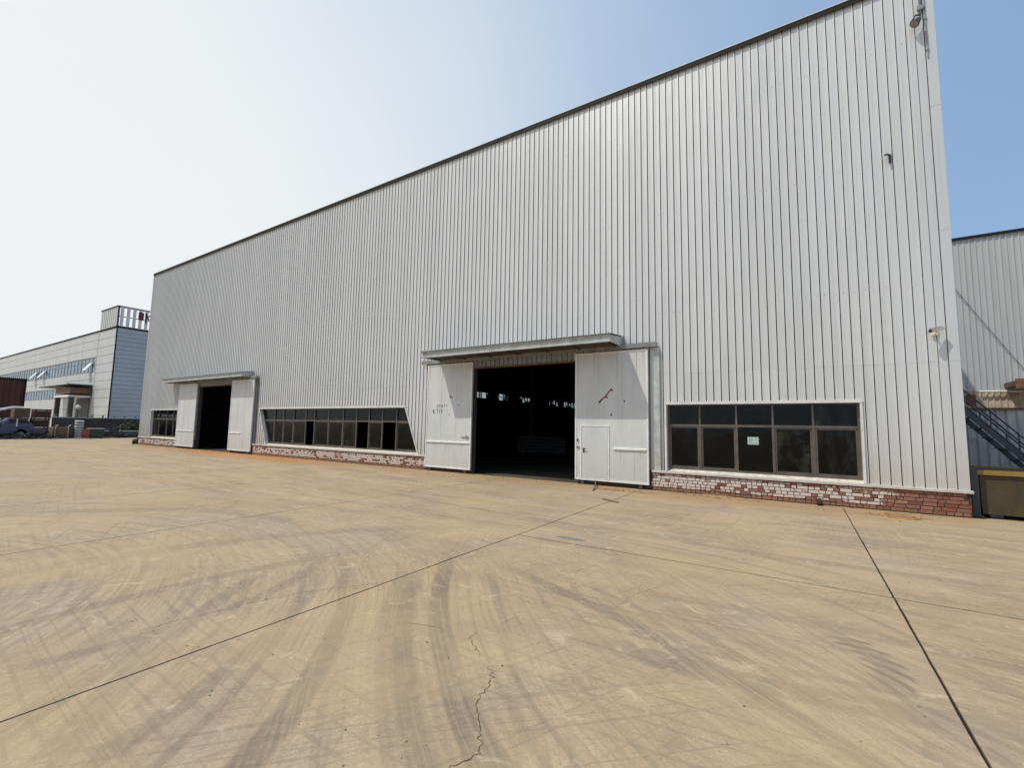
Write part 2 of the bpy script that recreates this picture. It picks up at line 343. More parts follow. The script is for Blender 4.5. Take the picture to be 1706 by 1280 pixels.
    spot = t.math('MULTIPLY', t.mr(t.math('ADD', vo.outputs['Distance'], t.math('MULTIPLY', t.noise(p, 30, 3), 0.06)), 0.045, 0.075, 1, 0), t.mr(t.n('ShaderNodeSeparateColor').outputs[0], 0, 1, 1, 1))
    c = t.mix(t.math('MULTIPLY', spot, 0.5), c, (0.13, 0.10, 0.07))
    # blown soil along the foot of the wall and red-brown soil by the far door
    edge = t.mr(t.math('ADD', sx.outputs[1], t.math('MULTIPLY', t.noise(t.map(p, (0.6, 1, 1)), 1.0, 4), 2.2)), 12.6, 14.0)
    inx = t.math('MULTIPLY', t.mr(sx.outputs[0], -42, -40), t.mr(sx.outputs[0], 3.5, 2.6))
    e2 = t.math('MULTIPLY', t.math('MULTIPLY', edge, inx), 0.6)
    c = t.mix(e2, c, (0.33, 0.215, 0.105))
    ed = t.vec('LENGTH', t.vec('MULTIPLY', t.vec('SUBTRACT', p, (-24.5, 12.6, 0)), (0.11, 0.75, 0)), out=1)
    ef = t.math('MULTIPLY', t.mr(t.math('ADD', ed, t.math('MULTIPLY', t.noise(t.map(p, (0.4, 1.5, 1)), 1.2, 4), 0.9)), 0.9, 1.5, 1, 0), 0.75)
    c = t.mix(ef, c, (0.42, 0.19, 0.075))
    # damp patch
    dp = t.vec('LENGTH', t.vec('MULTIPLY', t.vec('SUBTRACT', p, (-3.15, 6.75, 0)), (2.9, 9.0, 0)), out=1)
    df = t.mr(t.math('ADD', dp, t.math('MULTIPLY', t.noise(p, 6, 3), 0.4)), 0.8, 1.15, 0.75, 0)
    c = t.mix(df, c, (0.13, 0.14, 0.12))
    hgt = t.math('ADD', t.math('MULTIPLY', fine, 0.5), t.math('ADD', t.math('MULTIPLY', vfine, 0.3), t.math('MULTIPLY', s, 0.6)))
    rg = t.mr(acc, 0, 1, 0.88, 0.72)
    return t.bsdf(c, rg, spec=0.25, bump=hgt, bstr=0.45, bdist=0.006)
M['yard'] = yard_mat()
M['joint'] = plain('dark_joint_filler', (0.028, 0.024, 0.02), 0.95, scale=10, spec=0.1)
M['crack'] = plain('dark_crack_fill', (0.07, 0.05, 0.03), 0.95, scale=10, spec=0.1)
M['soil'] = plain('loose_orange_soil', (0.36, 0.20, 0.085), 1.0, var=0.3, scale=7, spec=0.1)
M['soil2'] = plain('loose_brown_soil', (0.27, 0.18, 0.095), 1.0, var=0.35, scale=9, spec=0.1)
def leaf_mat():
    t = NT('dark_scrub_leaves'); p = t.pos()
    return t.bsdf(t.mix(t.noise(p, 3, 3), (0.02, 0.035, 0.012), (0.06, 0.075, 0.03)), 0.7)
M['leaf'] = leaf_mat()

# ------------------------------------------------------------------ mesh helpers
class MB:
    def __init__(s): s.v = []; s.f = []
    def add(s, vs, fs):
        o = len(s.v); s.v += [tuple(v) for v in vs]; s.f += [tuple(i + o for i in f) for f in fs]; return s
    def box(s, x0, x1, y0, y1, z0, z1):
        x0, x1 = sorted((x0, x1)); y0, y1 = sorted((y0, y1)); z0, z1 = sorted((z0, z1))
        return s.add([(x0,y0,z0),(x1,y0,z0),(x1,y1,z0),(x0,y1,z0),(x0,y0,z1),(x1,y0,z1),(x1,y1,z1),(x0,y1,z1)],
                     [(0,3,2,1),(4,5,6,7),(0,1,5,4),(1,2,6,5),(2,3,7,6),(3,0,4,7)])
    def cbox(s, x0, x1, y0, y1, z0, z1, c=0.01):
        """box with chamfered vertical and horizontal front edges"""
        vs = []
        for z, i in ((z0, c), (z0 + c, 0), (z1 - c, 0), (z1, c)):
            a, b, d, e = x0 + i, x1 - i, y0 + i, y1 - i
            k = c if i == 0 else 0.0
            vs += [(a + k, d, z), (b - k, d, z), (b, d + k, z), (b, e - k, z), (b - k, e, z), (a + k, e, z), (a, e - k, z), (a, d + k, z)]
        fs = [tuple(range(7, -1, -1)), tuple(range(24, 32))]
        for r in range(3):
            for i in range(8):
                j = (i + 1) % 8
                fs.append((r*8+i, r*8+j, (r+1)*8+j, (r+1)*8+i))
        return s.add(vs, fs)
    def prism(s, poly, axis, a, b):
        """extrude a 2-D polygon along axis 'x','y' or 'z' from a to b"""
        def P(u, v, w):
            return {'x': (w, u, v), 'y': (u, w, v), 'z': (u, v, w)}[axis]
        n = len(poly)
        vs = [P(u, v, a) for u, v in poly] + [P(u, v, b) for u, v in poly]
        fs = [tuple(range(n)), tuple(range(2*n-1, n-1, -1))] + [(i, (i+1) % n, (i+1) % n + n, i + n) for i in range(n)]
        return s.add(vs, fs)
    def tube(s, pts, r, n=8):
        pts = [Vector(p) for p in pts]; rings = []
        for i, p in enumerate(pts):
            d = (pts[min(i+1, len(pts)-1)] - pts[max(i-1, 0)]).normalized()
            u = d.cross(Vector((0, 0, 1)) if abs(d.z) < 0.9 else Vector((1, 0, 0))).normalized(); w = d.cross(u)
            rr = r[i] if isinstance(r, (list, tuple)) else r
            rings.append([p + (u * math.cos(2*math.pi*k/n) + w * math.sin(2*math.pi*k/n)) * rr for k in range(n)])
        vs = [v for R_ in rings for v in R_]
        fs = [tuple(range(n)), tuple(range(len(vs)-1, len(vs)-n-1, -1))]
        for i in range(len(pts)-1):
            for k in range(n):
                j = (k+1) % n; fs.append((i*n+k, i*n+j, (i+1)*n+j, (i+1)*n+k))
        return s.add(vs, fs)
    def bar(s, a, b, w, h):
        """rectangular bar between two points"""
        a = Vector(a); b = Vector(b); d = (b - a).normalized()
        u = d.cross(Vector((0, 0, 1)) if abs(d.z) < 0.95 else Vector((0, 1, 0))).normalized(); t_ = d.cross(u).normalized()
        vs = []
        for p in (a, b):
            for su, st in ((-1,-1),(1,-1),(1,1),(-1,1)): vs.append(p + u*su*w/2 + t_*st*h/2)
        return s.add(vs, [(3,2,1,0),(4,5,6,7),(0,1,5,4),(1,2,6,5),(2,3,7,6),(3,0,4,7)])
    def islands(s):
        key = [tuple(round(c, 4) for c in v) for v in s.v]; par = {}
        def find(a):
            while par.setdefault(a, a) != a: a = par[a]
            return a
        for f in s.f:
            for i in f[1:]: par[find(key[i])] = find(key[f[0]])
        out = {}
        for f in s.f: out.setdefault(find(key[f[0]]), []).append(f)
        res = []
        for fs in out.values():
            b = MB()
            for f in fs: b.add([s.v[i] for i in f], [tuple(range(len(f)))])
            res.append(b)
        return res
    def mesh(s, name, mat, fix=True, smooth=False):
        me = bpy.data.meshes.new(name); me.from_pydata(s.v, [], s.f); me.materials.append(mat)
        if fix:
            import bmesh
            bm = bmesh.new(); bm.from_mesh(me); bmesh.ops.recalc_face_normals(bm, faces=bm.faces); bm.to_mesh(me); bm.free()
        if smooth:
            for q in me.polygons: q.use_smooth = True
        return me
    def build(s, name, mat, parent=None, loc=(0, 0, 0), **kw):
        return link(name, s.mesh(name, M[mat] if isinstance(mat, str) else mat, **kw), parent, loc)

def link(name, me, parent=None, loc=(0, 0, 0), rot=(0, 0, 0)):
    o = bpy.data.objects.new(name, me); COL.objects.link(o); o.location = loc; o.rotation_euler = rot
    if parent is not None: o.parent = parent
    return o
def tag(o, label=None, cat=None, group=None, kind=None):
    if label: o['label'] = label
    if cat: o['category'] = cat
    if group: o['group'] = group
    if kind: o['kind'] = kind
    return o
def thing(name, label, cat, group=None, loc=(0, 0, 0)):
    return tag(link(name, None, None, loc), label, cat, group)

# ------------------------------------------------------------------ ground
D = 13.55                                  # plane of the warehouse front
ground = MB().add([(-900, -700, -0.03), (700, -700, -0.03), (700, 900, -0.03), (-900, 900, -0.03)], [(0, 1, 2, 3)]).build('ground', 'yard')
tag(ground, 'dusty ochre concrete yard with tyre marks', kind='structure')
GX = 4.74; X0 = 0.785; GAP = 0.0085
MB().box(X0 - 14*GX, X0 + 6*GX, -13.9, 13.3, -0.028, -0.014).build('joint_filler', 'joint', ground)
random.seed(3)
rows = [(-13.9, -7.15), (-7.15, -0.40), (-0.40, 6.46), (6.46, 13.3), (-0.40, 13.3)]
sm = {}
for ri, (ya, yb) in enumerate(rows):
    for k in (range(-14, 6) if ri < 2 else range(-14, -1) if ri == 4 else range(-1, 6)):
        if ri not in sm:
            b = MB(); w = GX / 2 - GAP; h = (yb - ya) / 2 - GAP * 1.7; c = 0.004
            # chipped, slightly uneven arrises
            pts = []
            n = 26
            def ed(x0, y0, x1, y1, nx, ny):
                for i in range(n):
                    u = i / n; j = random.uniform(0, 0.003) + (random.random() < 0.12) * random.uniform(0, 0.008)
                    if i == 0: j = 0.004
                    pts.append((x0 + (x1-x0)*u + nx*j, y0 + (y1-y0)*u + ny*j))
            ed(-w, -h, w, -h, 0, 1); ed(w, -h, w, h, -1, 0); ed(w, h, -w, h, 0, -1); ed(-w, h, -w, -h, 1, 0)
            m = len(pts)
            vs = [(x, y, 0) for x, y in pts] + [(x, y, -0.027) for x, y in pts]
            b.add(vs, [tuple(range(m))] + [(i, i + m, (i+1) % m + m, (i+1) % m) for i in range(m)])
            sm[ri] = b.mesh('concrete_slab', M['yard'])
        link('concrete_slab', sm[ri], ground, (X0 + (k + 0.5) * GX, (ya + yb) / 2, 0))
MB().box(-70, 30, 13.3 + 0.0, 13.56, -0.05, -0.002).build('wall_footing_strip', 'yard', ground)
# cracks in the slabs
CR = [[(-2.403, 3.316), (-2.376, 3.145), (-2.188, 3.018), (-2.11, 2.93)],
 [(-2.036, 2.872), (-1.918, 2.834), (-1.845, 2.657), (-1.806, 2.496), (-1.689, 2.345), (-1.549, 2.191), (-1.524, 2.087), (-1.575, 1.961), (-1.62, 1.7)],
 [(-3.027, 3.057), (-2.773, 3.13), (-2.613, 3.142)],
 [(-4.716, 1.654), (-4.683, 1.946), (-4.612, 2.266), (-4.529, 2.647), (-4.422, 2.983), (-4.205, 3.289), (-3.96, 3.7)],
 [(-5.415, 2.826), (-5.072, 2.716)], [(-2.709, 4.198), (-2.571, 4.17), (-2.191, 4.035)], [(-2.321, 3.489), (-2.259, 3.798)],
 [(-1.596, 4.435), (-1.54, 4.963), (-1.344, 5.441)], [(-5.204, 1.582), (-5.049, 1.28)]]
CW = [5, 6, 4, 3.5, 3, 3, 3, 2.5, 3]
random.seed(11)
for pts, wd in zip(CR, CW):
    b = MB(); fine = []
    for (xa, ya), (xb, yb) in zip(pts, pts[1:]):
        L = math.hypot(xb-xa, yb-ya); n = max(2, int(L / 0.022))
        for i in range(n):
            u = i / n; j = random.gauss(0, 0.009)
            fine.append((xa+(xb-xa)*u + j*(yb-ya)/L, ya+(yb-ya)*u - j*(xb-xa)/L))
    fine.append(pts[-1]); vs = []
    for i, (x, y) in enumerate(fine):
        xa, ya = fine[max(0, i-1)]; xb, yb = fine[min(len(fine)-1, i+1)]
        L = math.hypot(xb-xa, yb-ya) or 1; e = min(1, i/6, (len(fine)-1-i)/6) + 0.1
        w = wd * 0.00036 * random.uniform(0.5, 1.6) * e
        vs += [(x + (yb-ya)/L*w, y - (xb-xa)/L*w, 0.0015), (x - (yb-ya)/L*w, y + (xb-xa)/L*w, 0.0015)]
    b.add(vs, [(2*i, 2*i+2, 2*i+3, 2*i+1) for i in range(len(fine)-1)])
    b.build('crack', 'crack', ground)

# pebbles and grit scattered on the slabs
def pebble(b, x, y, r, z=0.0):
    vs = []; n = 6
    for k in range(n):
        a = 2*math.pi*k/n + random.uniform(-.3, .3); vs.append((x + math.cos(a)*r*random.uniform(.7, 1.2), y + math.sin(a)*r*random.uniform(.7, 1.2), z))
    top = [(x + (v[0]-x)*.6, y + (v[1]-y)*.6, z + r*random.uniform(.5, .8)) for v in vs]
    b.add(vs + top, [tuple(range(n, 2*n))] + [(i, (i+1) % n, (i+1) % n + n, i+n) for i in range(n)])
random.seed(21)
g = MB()
for _ in range(420):
    y = 1.5 + 11.5 * random.random() ** 1.3; x = random.uniform(-1.2, 0.75) * (y + 2.5)
    pebble(g, x, y, random.choice((.004, .005, .006, .008, .010)) * (1.3 if y > 6 else 1))
for _ in range(380):
    x = random.uniform(-40.5, 2.9)
    pebble(g, x, D - 0.12 - abs(random.gauss(0, 0.5)), random.uniform(.008, .03))
g = g.build('grit', plain('grey_brown_grit', (0.20, 0.16, 0.12), 0.9, var=0.4, scale=20), None)
tag(g, 'loose grit and pebbles scattered over the yard', 'grit', kind='stuff')

def soil_heap(name, label, x, y, rx, ry, h, mat, seed):
    random.seed(seed); b = MB(); nr, na = 7, 26; vs = [(x, y, h)]
    ph = [random.uniform(0, 6.28) for _ in range(4)]
    for r in range(1, nr + 1):
        for a in range(na):
            t_ = 2*math.pi*a/na; u = r/nr
            k = 1 + .22*math.sin(2*t_+ph[0]) + .15*math.sin(5*t_+ph[1]) + .08*math.sin(9*t_+ph[2])
            z = h * (1-u**1.3) * (1 + random.uniform(-.5, .5)) if r < nr else -0.012
            vs.append((x + math.cos(t_)*rx*u*k, y + math.sin(t_)*ry*u*k, z + 0.003))
    fs = [(0, 1+a, 1+(a+1) % na) for a in range(na)]
    for r in range(nr-1):
        for a in range(na):
            j = (a+1) % na; fs.append((1+r*na+a, 1+(r+1)*na+a, 1+(r+1)*na+j, 1+r*na+j))
    o = b.add(vs, fs).build(name, mat, None)
    tag(o, label, 'soil', kind='stuff')
soil_heap('soil_patch', 'thin orange soil swept up in front of the far sliding door', -30.2, 12.95, 2.2, .45, .05, 'soil', 1)
soil_heap('soil_patch', 'orange-red soil spilled along the brick base beside the long window', -20.5, 12.1, 3.0, .35, .035, 'soil', 2)
soil_heap('soil_patch', 'low brown soil ring around the drain cover near the right corner', 1.65, 12.75, .55, .28, .03, 'soil2', 3)
soil_heap('soil_patch', 'brown dirt gathered at the foot of the near sliding door', -4.3, 12.75, .9, .3, .035, 'soil2', 4)
soil_heap('soil_patch', 'brown dirt drifted against the brick base below the near window', -1.9, 13.15, 1.4, .22, .05, 'soil2', 5)

# ------------------------------------------------------------------ warehouse
WH = thing('warehouse', 'tall light grey ribbed steel warehouse with two open sliding doors and a brick base', 'warehouse', loc=(-19, D, 0))
def wpart(b, name, mat, parent=None, **kw):
    """geometry is given in yard coordinates; the part is stored relative to the warehouse's base"""
    o = b.build(name, mat, parent or WH, **kw)
    if parent is None: o.location = (19, -D, 0)
    return o
XL, XR, ZT = -40.95, 3.02, 12.80
OPEN = [('r', -10.35, -6.05, 0.0, 3.97), ('r', -32.22, -27.83, 0.0, 3.97), ('r', -3.30, 1.25, 0.0, 2.52),
        ('p', -25.02, -24.16, -13.87, -13.06, 0.0, 2.52), ('r', -39.22, -34.92, 0.0, 2.52)]
def cuts(x, side):
    """opening interval above x; side -1/+1 looks just left/right of x"""
    e = 1e-5 * side; res = []
    for o in OPEN:
        if o[0] == 'r':
            if o[1] < x + e < o[2]: res.append((o[3], o[4]))
        else:
            _, xa, xb, xc, xd, z0, z1 = o
            if xa < x + e < xd:
                lo = z0 if x >= xb else z1 + (0.57 - z1) * (x - xa) / (xb - xa)
                hi = z1 if x <= xc else z1 + (0.57 - z1) * (x - xc) / (xd - xc)
                if lo < 0.58: lo = z0
                res.append((lo, hi))
    return res[0] if res else None
P = 0.195
BR = sorted({c for o in OPEN for c in o[1:(3 if o[0] == 'r' else 5)]})
PROF = [(0, 0), (.009, .026), (.022, .028), (.0225, -.055), (.0420, -.055), (.0425, 0), (.088, 0), (.093, .0035), (.106, .0035), (.111, 0)]
def clad_panel(xa, nrib, z0, z1, proud=0.0, key=None):
    xs = []
    for r in range(nrib):
        for (u, h) in PROF: xs.append((xa + r*P + u, h))
    xs.append((xa + nrib*P + (0.0 if True else 0), 0.0))
    ext = []
    for (p0, h0), (p1, h1) in zip(xs, xs[1:]):
        ext.append((p0, h0))
        for c in BR:
            if p0 + 1e-4 < c < p1 - 1e-4: ext.append((c, h0 + (h1-h0)*(c-p0)/(p1-p0)))
    ext.append(xs[-1])
    b = MB(); runs = [b]
    for (p0, h0), (p1, h1) in zip(ext, ext[1:]):
        a, c = cuts(p0, 1), cuts(p1, -1)
        if a and c and z0 >= a[0] and z1 <= a[1] and z1 <= c[1]:
            if b.v: b = MB(); runs.append(b)
            continue
        segs = [((z0, z1), (z0, z1))] if not a or not c else [((z0, min(a[0], z1)), (z0, min(c[0], z1))), ((max(a[1], z0), z1), (max(c[1], z0), z1))]
        for (s0, s1) in segs:
            if s0[1] - s0[0] < 1e-4 and s1[1] - s1[0] < 1e-4: continue
            b.add([(p0, D-h0-proud, s0[0]), (p1, D-h1-proud, s1[0]), (p1, D-h1-proud, max(s1)), (p0, D-h0-proud, max(s0))], [(0, 1, 2, 3)])
    return runs
npan = int(round((2.66 - (XL + 0.32)) / (4*P))); xs0 = 2.66 - npan*4*P
shared = {}
M['groove_shade'] = plain('black_seam_shade', (0.018, 0.018, 0.02), 0.8, spec=0.1)  # near-black groove bottoms: shade of the seams put into the colour
def shade_grooves(me):
    me.materials.append(M['groove_shade'])
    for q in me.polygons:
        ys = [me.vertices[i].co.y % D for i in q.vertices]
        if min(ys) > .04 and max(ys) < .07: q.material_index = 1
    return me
for k in range(npan):
    xa = xs0 + k*4*P; xb = xa + 4*P
    for z0, z1, pr in ((0.56, 3.42, 0.0), (3.38, ZT - 0.06, 0.002)):
        hit = any(o[1] < xb and (o[2] if o[0] == 'r' else o[4]) > xa and (o[4] if o[0] == 'r' else o[6]) > z0 for o in OPEN)
        if hit:
            for b in clad_panel(xa, 4, z0, z1, pr):
                for q in b.islands(): shade_grooves(wpart(q, 'cladding_panel', 'clad', fix=False).data)
        else:
            if z0 not in shared:
                b = clad_panel(-300, 4, z0, z1, pr)[0]; b.v = [(x + 300, y - D, z) for x, y, z in b.v]
                shared[z0] = shade_grooves(b.mesh('cladding_panel', M['clad'], fix=False))
            link('cladding_panel', shared[z0], WH, (xa + 19, 0, 0))
# corner flashings, cap, roof, other walls
b = MB(); b.box(2.835, XR, D-.036, D+.4, .56, ZT-.06)
for z in (3.4, 6.4, 9.4): b.box(2.837, XR+.003, D-.039, D+.403, z-.02, z+.02)
wpart(b, 'corner_flashing', 'clad')
wpart(MB().box(XL, xs0, D-.036, D+.4, .56, ZT-.06), 'corner_flashing', 'clad')
wpart(MB().box(2.672, 2.818, D-.020, D+.02, .56, ZT-.06), 'edge_strip', 'clad'); wpart(MB().box(2.655, 2.84, D+.021, D+.06, .56, ZT-.06), 'seam_backing', 'cap')
b = MB(); b.box(XL-.04, XR+.05, D-.075, D+.3, ZT-.03, ZT+.02); b.box(XL-.04, XR+.05, D-.072, D-.055, ZT-.11, ZT-.0305)
wpart(b, 'parapet_cap', 'cap')
YB = 95.5
wpart(MB().box(XL-.05, XR+.06, D-.085, D+.3, ZT+.021, ZT+.04), 'parapet_highlight', 'white')  # white strip stands in for the highlight along the cap's top
b = MB(); b.box(XR-.12, XR-.0, D+.4, YB, 0, 12.44)
wpart(b, 'end_wall', 'clad')
b = MB(); b.box(XL, XL+.12, D+.4, 53.5, 0, 12.44); b.box(XL, XL+.12, 53.5, 94.5, 0, 5.75); b.box(XL, XL+.12, 53.5, 94.5, 7.15, 12.44); b.box(XL, XL+.12, 94.5, YB, 0, 12.44)
y = 53.5
random.seed(5)
y = 53.5
while y < 94.5:
    # glazing bars, stacked goods and blanked-off lengths of the long strip window
    y1 = min(94.5, y + random.choice((.32, .4, .9, 1.4, .5)))
    blank = (y > 63 and y < 65.5) or (71.2 < y < 77.5) or (57.4 < y < 59.0) or (81.0 < y < 83.5)
    if blank: b.box(XL+.01, XL+.11, y, y1+.01, 5.75, 7.15)
    else:
        b.box(XL+.01, XL+.11, y, y+.22, 5.75, 7.15)
        lo = random.choice((.3, .6, .95)) if y > 55.5 else .35; hi = random.choice((.1, .4, .25)) if y > 55.5 else .2
        b.box(XL+.012, XL+.108, y+.22, y1, 5.75, 5.75+lo); b.box(XL+.012, XL+.108, y+.22, y1, 7.15-hi, 7.15)
        if random.random() < .5: b.box(XL+.012, XL+.108, y+.22, y1, 6.5, 6.58)
    y = y1
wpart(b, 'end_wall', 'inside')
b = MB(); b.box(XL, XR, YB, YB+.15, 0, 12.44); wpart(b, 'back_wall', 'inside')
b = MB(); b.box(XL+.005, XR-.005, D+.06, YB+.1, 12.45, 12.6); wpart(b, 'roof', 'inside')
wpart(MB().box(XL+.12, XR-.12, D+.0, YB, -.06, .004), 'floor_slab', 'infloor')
wpart(MB().add([(XL+.06, 53.5, 5.75), (XL+.06, 94.5, 5.75), (XL+.06, 94.5, 7.15), (XL+.06, 53.5, 7.15)], [(0, 1, 2, 3)]), 'strip_dimming_pane', 'glass', fix=False)  # pane added to dim the bright openings of the strip
# inner lining behind the front sheets, girts and portal columns
b = MB()
for z in (4.3, 6.3, 8.3, 10.3, 12.1): b.box(XL+.2, XR-.2, D+.08, D+.22, z-.04, z+.04)
for z in (2.62,): 
    for x0, x1 in ((XL+.2, -32.3), (-27.7, -10.5), (-5.9, XR-.2)): b.box(x0, x1, D+.12, D+.26, z-.05, z+.05)
wpart(b, 'wall_girt', 'steel_dark')
for x in (-40.3, -33.9, -26.6, -19.3, -12.0, -4.7, 2.4):
    b = MB(); b.box(x-.15, x+.15, D+.28, D+.30, 0, 12.2); b.box(x-.15, x+.15, D+.66, D+.68, 0, 12.2); b.box(x-.01, x+.01, D+.30, D+.66, 0, 12.2)
    wpart(b, 'steel_column', 'steel_dark')
for x in (-19.5,):
    for y in range(24, 95, 10):
        b = MB(); b.box(x-.18, x+.18, y-.2, y-.18, 0, 12.9); b.box(x-.18, x+.18, y+.18, y+.2, 0, 12.9); b.box(x-.012, x+.012, y-.18, y+.18, 0, 12.9)
        wpart(b, 'steel_column', 'steel_dark')

# ---- brick base: three stretches; the near one brick by brick
COURSE = 0.0825; NC = 6
def brick_mesh(L):
    b = MB(); c = .004; rnd = random.uniform
    return b.cbox(-L/2, L/2, -.0, .10, -.0345, .0345, .006).mesh('brick', M['brick'])
LENS = (.112, .105, .118, .205, .225)
BM = [brick_mesh(l) for l in LENS]
def bricks(xa, xb, single):
    """six courses, mostly headers, some stretchers, laid with wide dark joints"""
    jb = MB(); cnt = 0
    random.seed(int(abs(xa)*10))
    for r in range(NC):
        z = .012 + COURSE*(r+.5); x = xa + random.uniform(.0, .05)
        while x < xb - .06:
            hd = random.random() < (.80 if x < 1.5 else .35)
            i = random.choice((0, 1, 2)) if hd else random.choice((3, 4))
            l = LENS[i]
            if x + l > xb - .004: i = 0; l = LENS[0]
            if x + l > xb + .004: break
            xc = x + l/2
            if single and cnt < 300:
                link('brick', BM[i], WH, (xc + 19, -.034 + random.uniform(-.008, .006), z + random.uniform(-.002, .002)), (0, random.uniform(-.012, .012), random.uniform(-.02, .02)))
                cnt += 1
            else:
                y = D - .034 + random.uniform(-.007, .006)
                jb.cbox(x, x+l, y, y+.1, z-.0345, z+.0345, .005)
            x += l + random.uniform(.010, .017)
    return jb, cnt
for xa, xb in ((-3.73, 3.03), (-25.45, -12.56), (-40.98, -34.75)):
    wpart(MB().box(xa+.005, xb-.005, D-.024, D+.2, -.02, .515), 'mortar_bed', 'mortar')
jb, c1 = bricks(-3.72, 3.03, True)
if jb.v: o = wpart(jb, 'brickwork', 'brick'); o['kind'] = 'stuff'
jb, c2 = bricks(-25.45, -12.56, False)
o = wpart(jb, 'brickwork', 'brick'); o['kind'] = 'stuff'
jb, _ = bricks(-40.98, -34.75, False)
o = wpart(jb, 'brickwork', 'brick'); o['kind'] = 'stuff'
print('single bricks', c1 + c2)
# behind the sliding leaves the same base carries on, plainly rendered
for xa, xb in ((-6.05, -3.735), (-12.555, -10.35), (-27.83, -25.455), (-34.745, -32.22)):
    wpart(MB().box(xa, xb, D-.02, D+.2, -.02, .515), 'base_plinth', 'mortar')
# sills
for i, (xa, xb, wa, wb) in enumerate(((-3.70, 3.06, -3.27, 1.22), (-25.42, -12.52, -24.16, -13.06), (-41.0, -34.73, -39.2, -34.95))):
    b = MB(); b.box(xa, xb, D-.075, D+.0, .512, .572)
    b.prism([(D+.001, .512), (D+.001, .575), (D+.18, .655), (D+.18, .512)], 'x', wa, wb)
    wpart(b, 'sill', 'sill')
    wpart(MB().box(xa+.01, xb-.01, D-.079, D-.0755, .545, .578), 'sill_drip', 'trim')

# ---- windows
def window(xl, xr, mull, open_cells=(), sl=0.0, z0=.64, z1=2.50, tr=1.89, sash=None, group=None):
    """sl: how far the two slanted sides lean over the height of the opening"""
    ya, yb = D+.13, D+.19; fw = .05
    edge = lambda base, z: base + sl * (z1 - z) / (z1 - z0)
    f = MB()
    f.prism([(xl, z1-fw), (xr, z1-fw), (xr, z1), (xl, z1)], 'y', ya, yb)
    f.prism([(edge(xl, z0), z0), (edge(xr, z0), z0), (edge(xr, z0), z0+fw), (edge(xl, z0), z0+fw)], 'y', ya, yb)
    for base, s in ((xl, 1), (xr, -1)):
        lo, hi = edge(base, z0+fw), edge(base, z1-fw)
        q = [(lo, z0+fw), (lo + s*fw, z0+fw), (hi + s*fw, z1-fw), (hi, z1-fw)]
        f.prism(q, 'y', ya, yb)
    win = wpart(f, 'window', 'frame')
    tb = MB(); tb.prism([(edge(xl, tr)+fw, tr-.03), (edge(xr, tr)-fw, tr-.03), (edge(xr, tr)-fw, tr+.03), (edge(xl, tr)+fw, tr+.03)], 'y', ya-.006, yb-.004)
    tb.build('transom', 'frame', win)
    for m in mull:
        mb = MB(); mb.box(m-.028, m+.028, ya-.003, yb-.002, z0+fw, tr-.03); mb.box(m-.024, m+.024, ya-.003, yb-.002, tr+.03, z1-fw)
        mb.build('mullion', 'frame', win)
    bounds = [None] + list(mull) + [None]
    for row, (za, zb) in enumerate(((z0+fw, tr-.03), (tr+.03, z1-fw))):
        for i in range(len(bounds)-1):
            if row == 0 and i in open_cells: continue
            def L(z): return edge(xl, z)+fw if bounds[i] is None else bounds[i]+.028
            def R(z): return edge(xr, z)-fw if bounds[i+1] is None else bounds[i+1]-.028
            yy = ya + .028 + (.014 if i % 2 else 0) + random.uniform(-.002, .002)
            if row == 0 and sash and i in sash:
                sb = MB(); w = .045
                for q in ([(L(za), za), (R(za), za), (R(za), za+w), (L(za), za+w)], [(L(zb), zb-w), (R(zb), zb-w), (R(zb), zb), (L(zb), zb)],
                          [(L(za), za+w), (L(za)+w, za+w), (L(zb)+w, zb-w), (L(zb), zb-w)], [(R(za)-w, za+w), (R(za), za+w), (R(zb), zb-w), (R(zb)-w, zb-w)]):
                    sb.prism(q, 'y', yy-.012, yy+.012)
                sb.build('sash', 'frame', win)
            t0 = random.uniform(-.003, .003)
            gp = MB().add([(L(za), yy, za), (R(za), yy+t0, za), (R(zb), yy+t0, zb), (L(zb), yy, zb)], [(0, 1, 2, 3)])
            gp.build('window_pane', 'glass', win, fix=False)
    # folded flashing round the opening
    t_ = MB(); o_ = .055
    t_.box(xl-o_, xr+o_, D-.042, D+.2, z1+.004, z1+.045)
    t_.box(xl-o_, xr+o_, D-.048, D-.0425, z1-.02, z1+.06)
    for base, s in ((xl, -1), (xr, 1)):
        lo, hi = edge(base, .58), edge(base, z1)
        t_.prism([(lo, .58), (lo+s*.05, .58), (hi+s*.05, z1+.003), (hi, z1+.003)], 'y', D-.04, D+.2)
    t_.build('window_flashing', 'trim', win)
    return win
random.seed(9)
window(-3.27, 1.22, [-2.39, -1.46, -.60, .28], sash=(0, 1, 3, 4))
window(-24.98, -13.90, [-23.72, -22.885, -21.98, -20.95, -20.23, -19.127, -18.04, -17.085, -16.25, -15.38, -14.51], open_cells=(4, 8, 10), sl=.80, sash=(0, 1, 2, 3, 5, 6, 7, 9, 11))
window(-39.2, -34.95, [-38.2, -36.95, -35.95], sash=(0, 1, 2, 3))
b = MB(); b.box(-1.20, -.94, D+.150, D+.1525, 1.40, 1.60)
o = b.build('notice_sheet', 'paper'); tag(o, 'small pale green notice sheet taped to the middle pane of the near window', 'notice')
q = MB()
for i, (u, v, w) in enumerate(((-1.17, 1.56, .09), (-1.17, 1.52, .11), (-1.17, 1.48, .08), (-1.03, 1.565, .06), (-1.03, 1.52, .05), (-1.17, 1.44, .2))):
    q.box(u, u+w, D+.1485, D+.1498, v-.008, v+.008)
q.build('printed_lines', plain('faded_print', (0.16, 0.24, 0.23), 0.8), o)

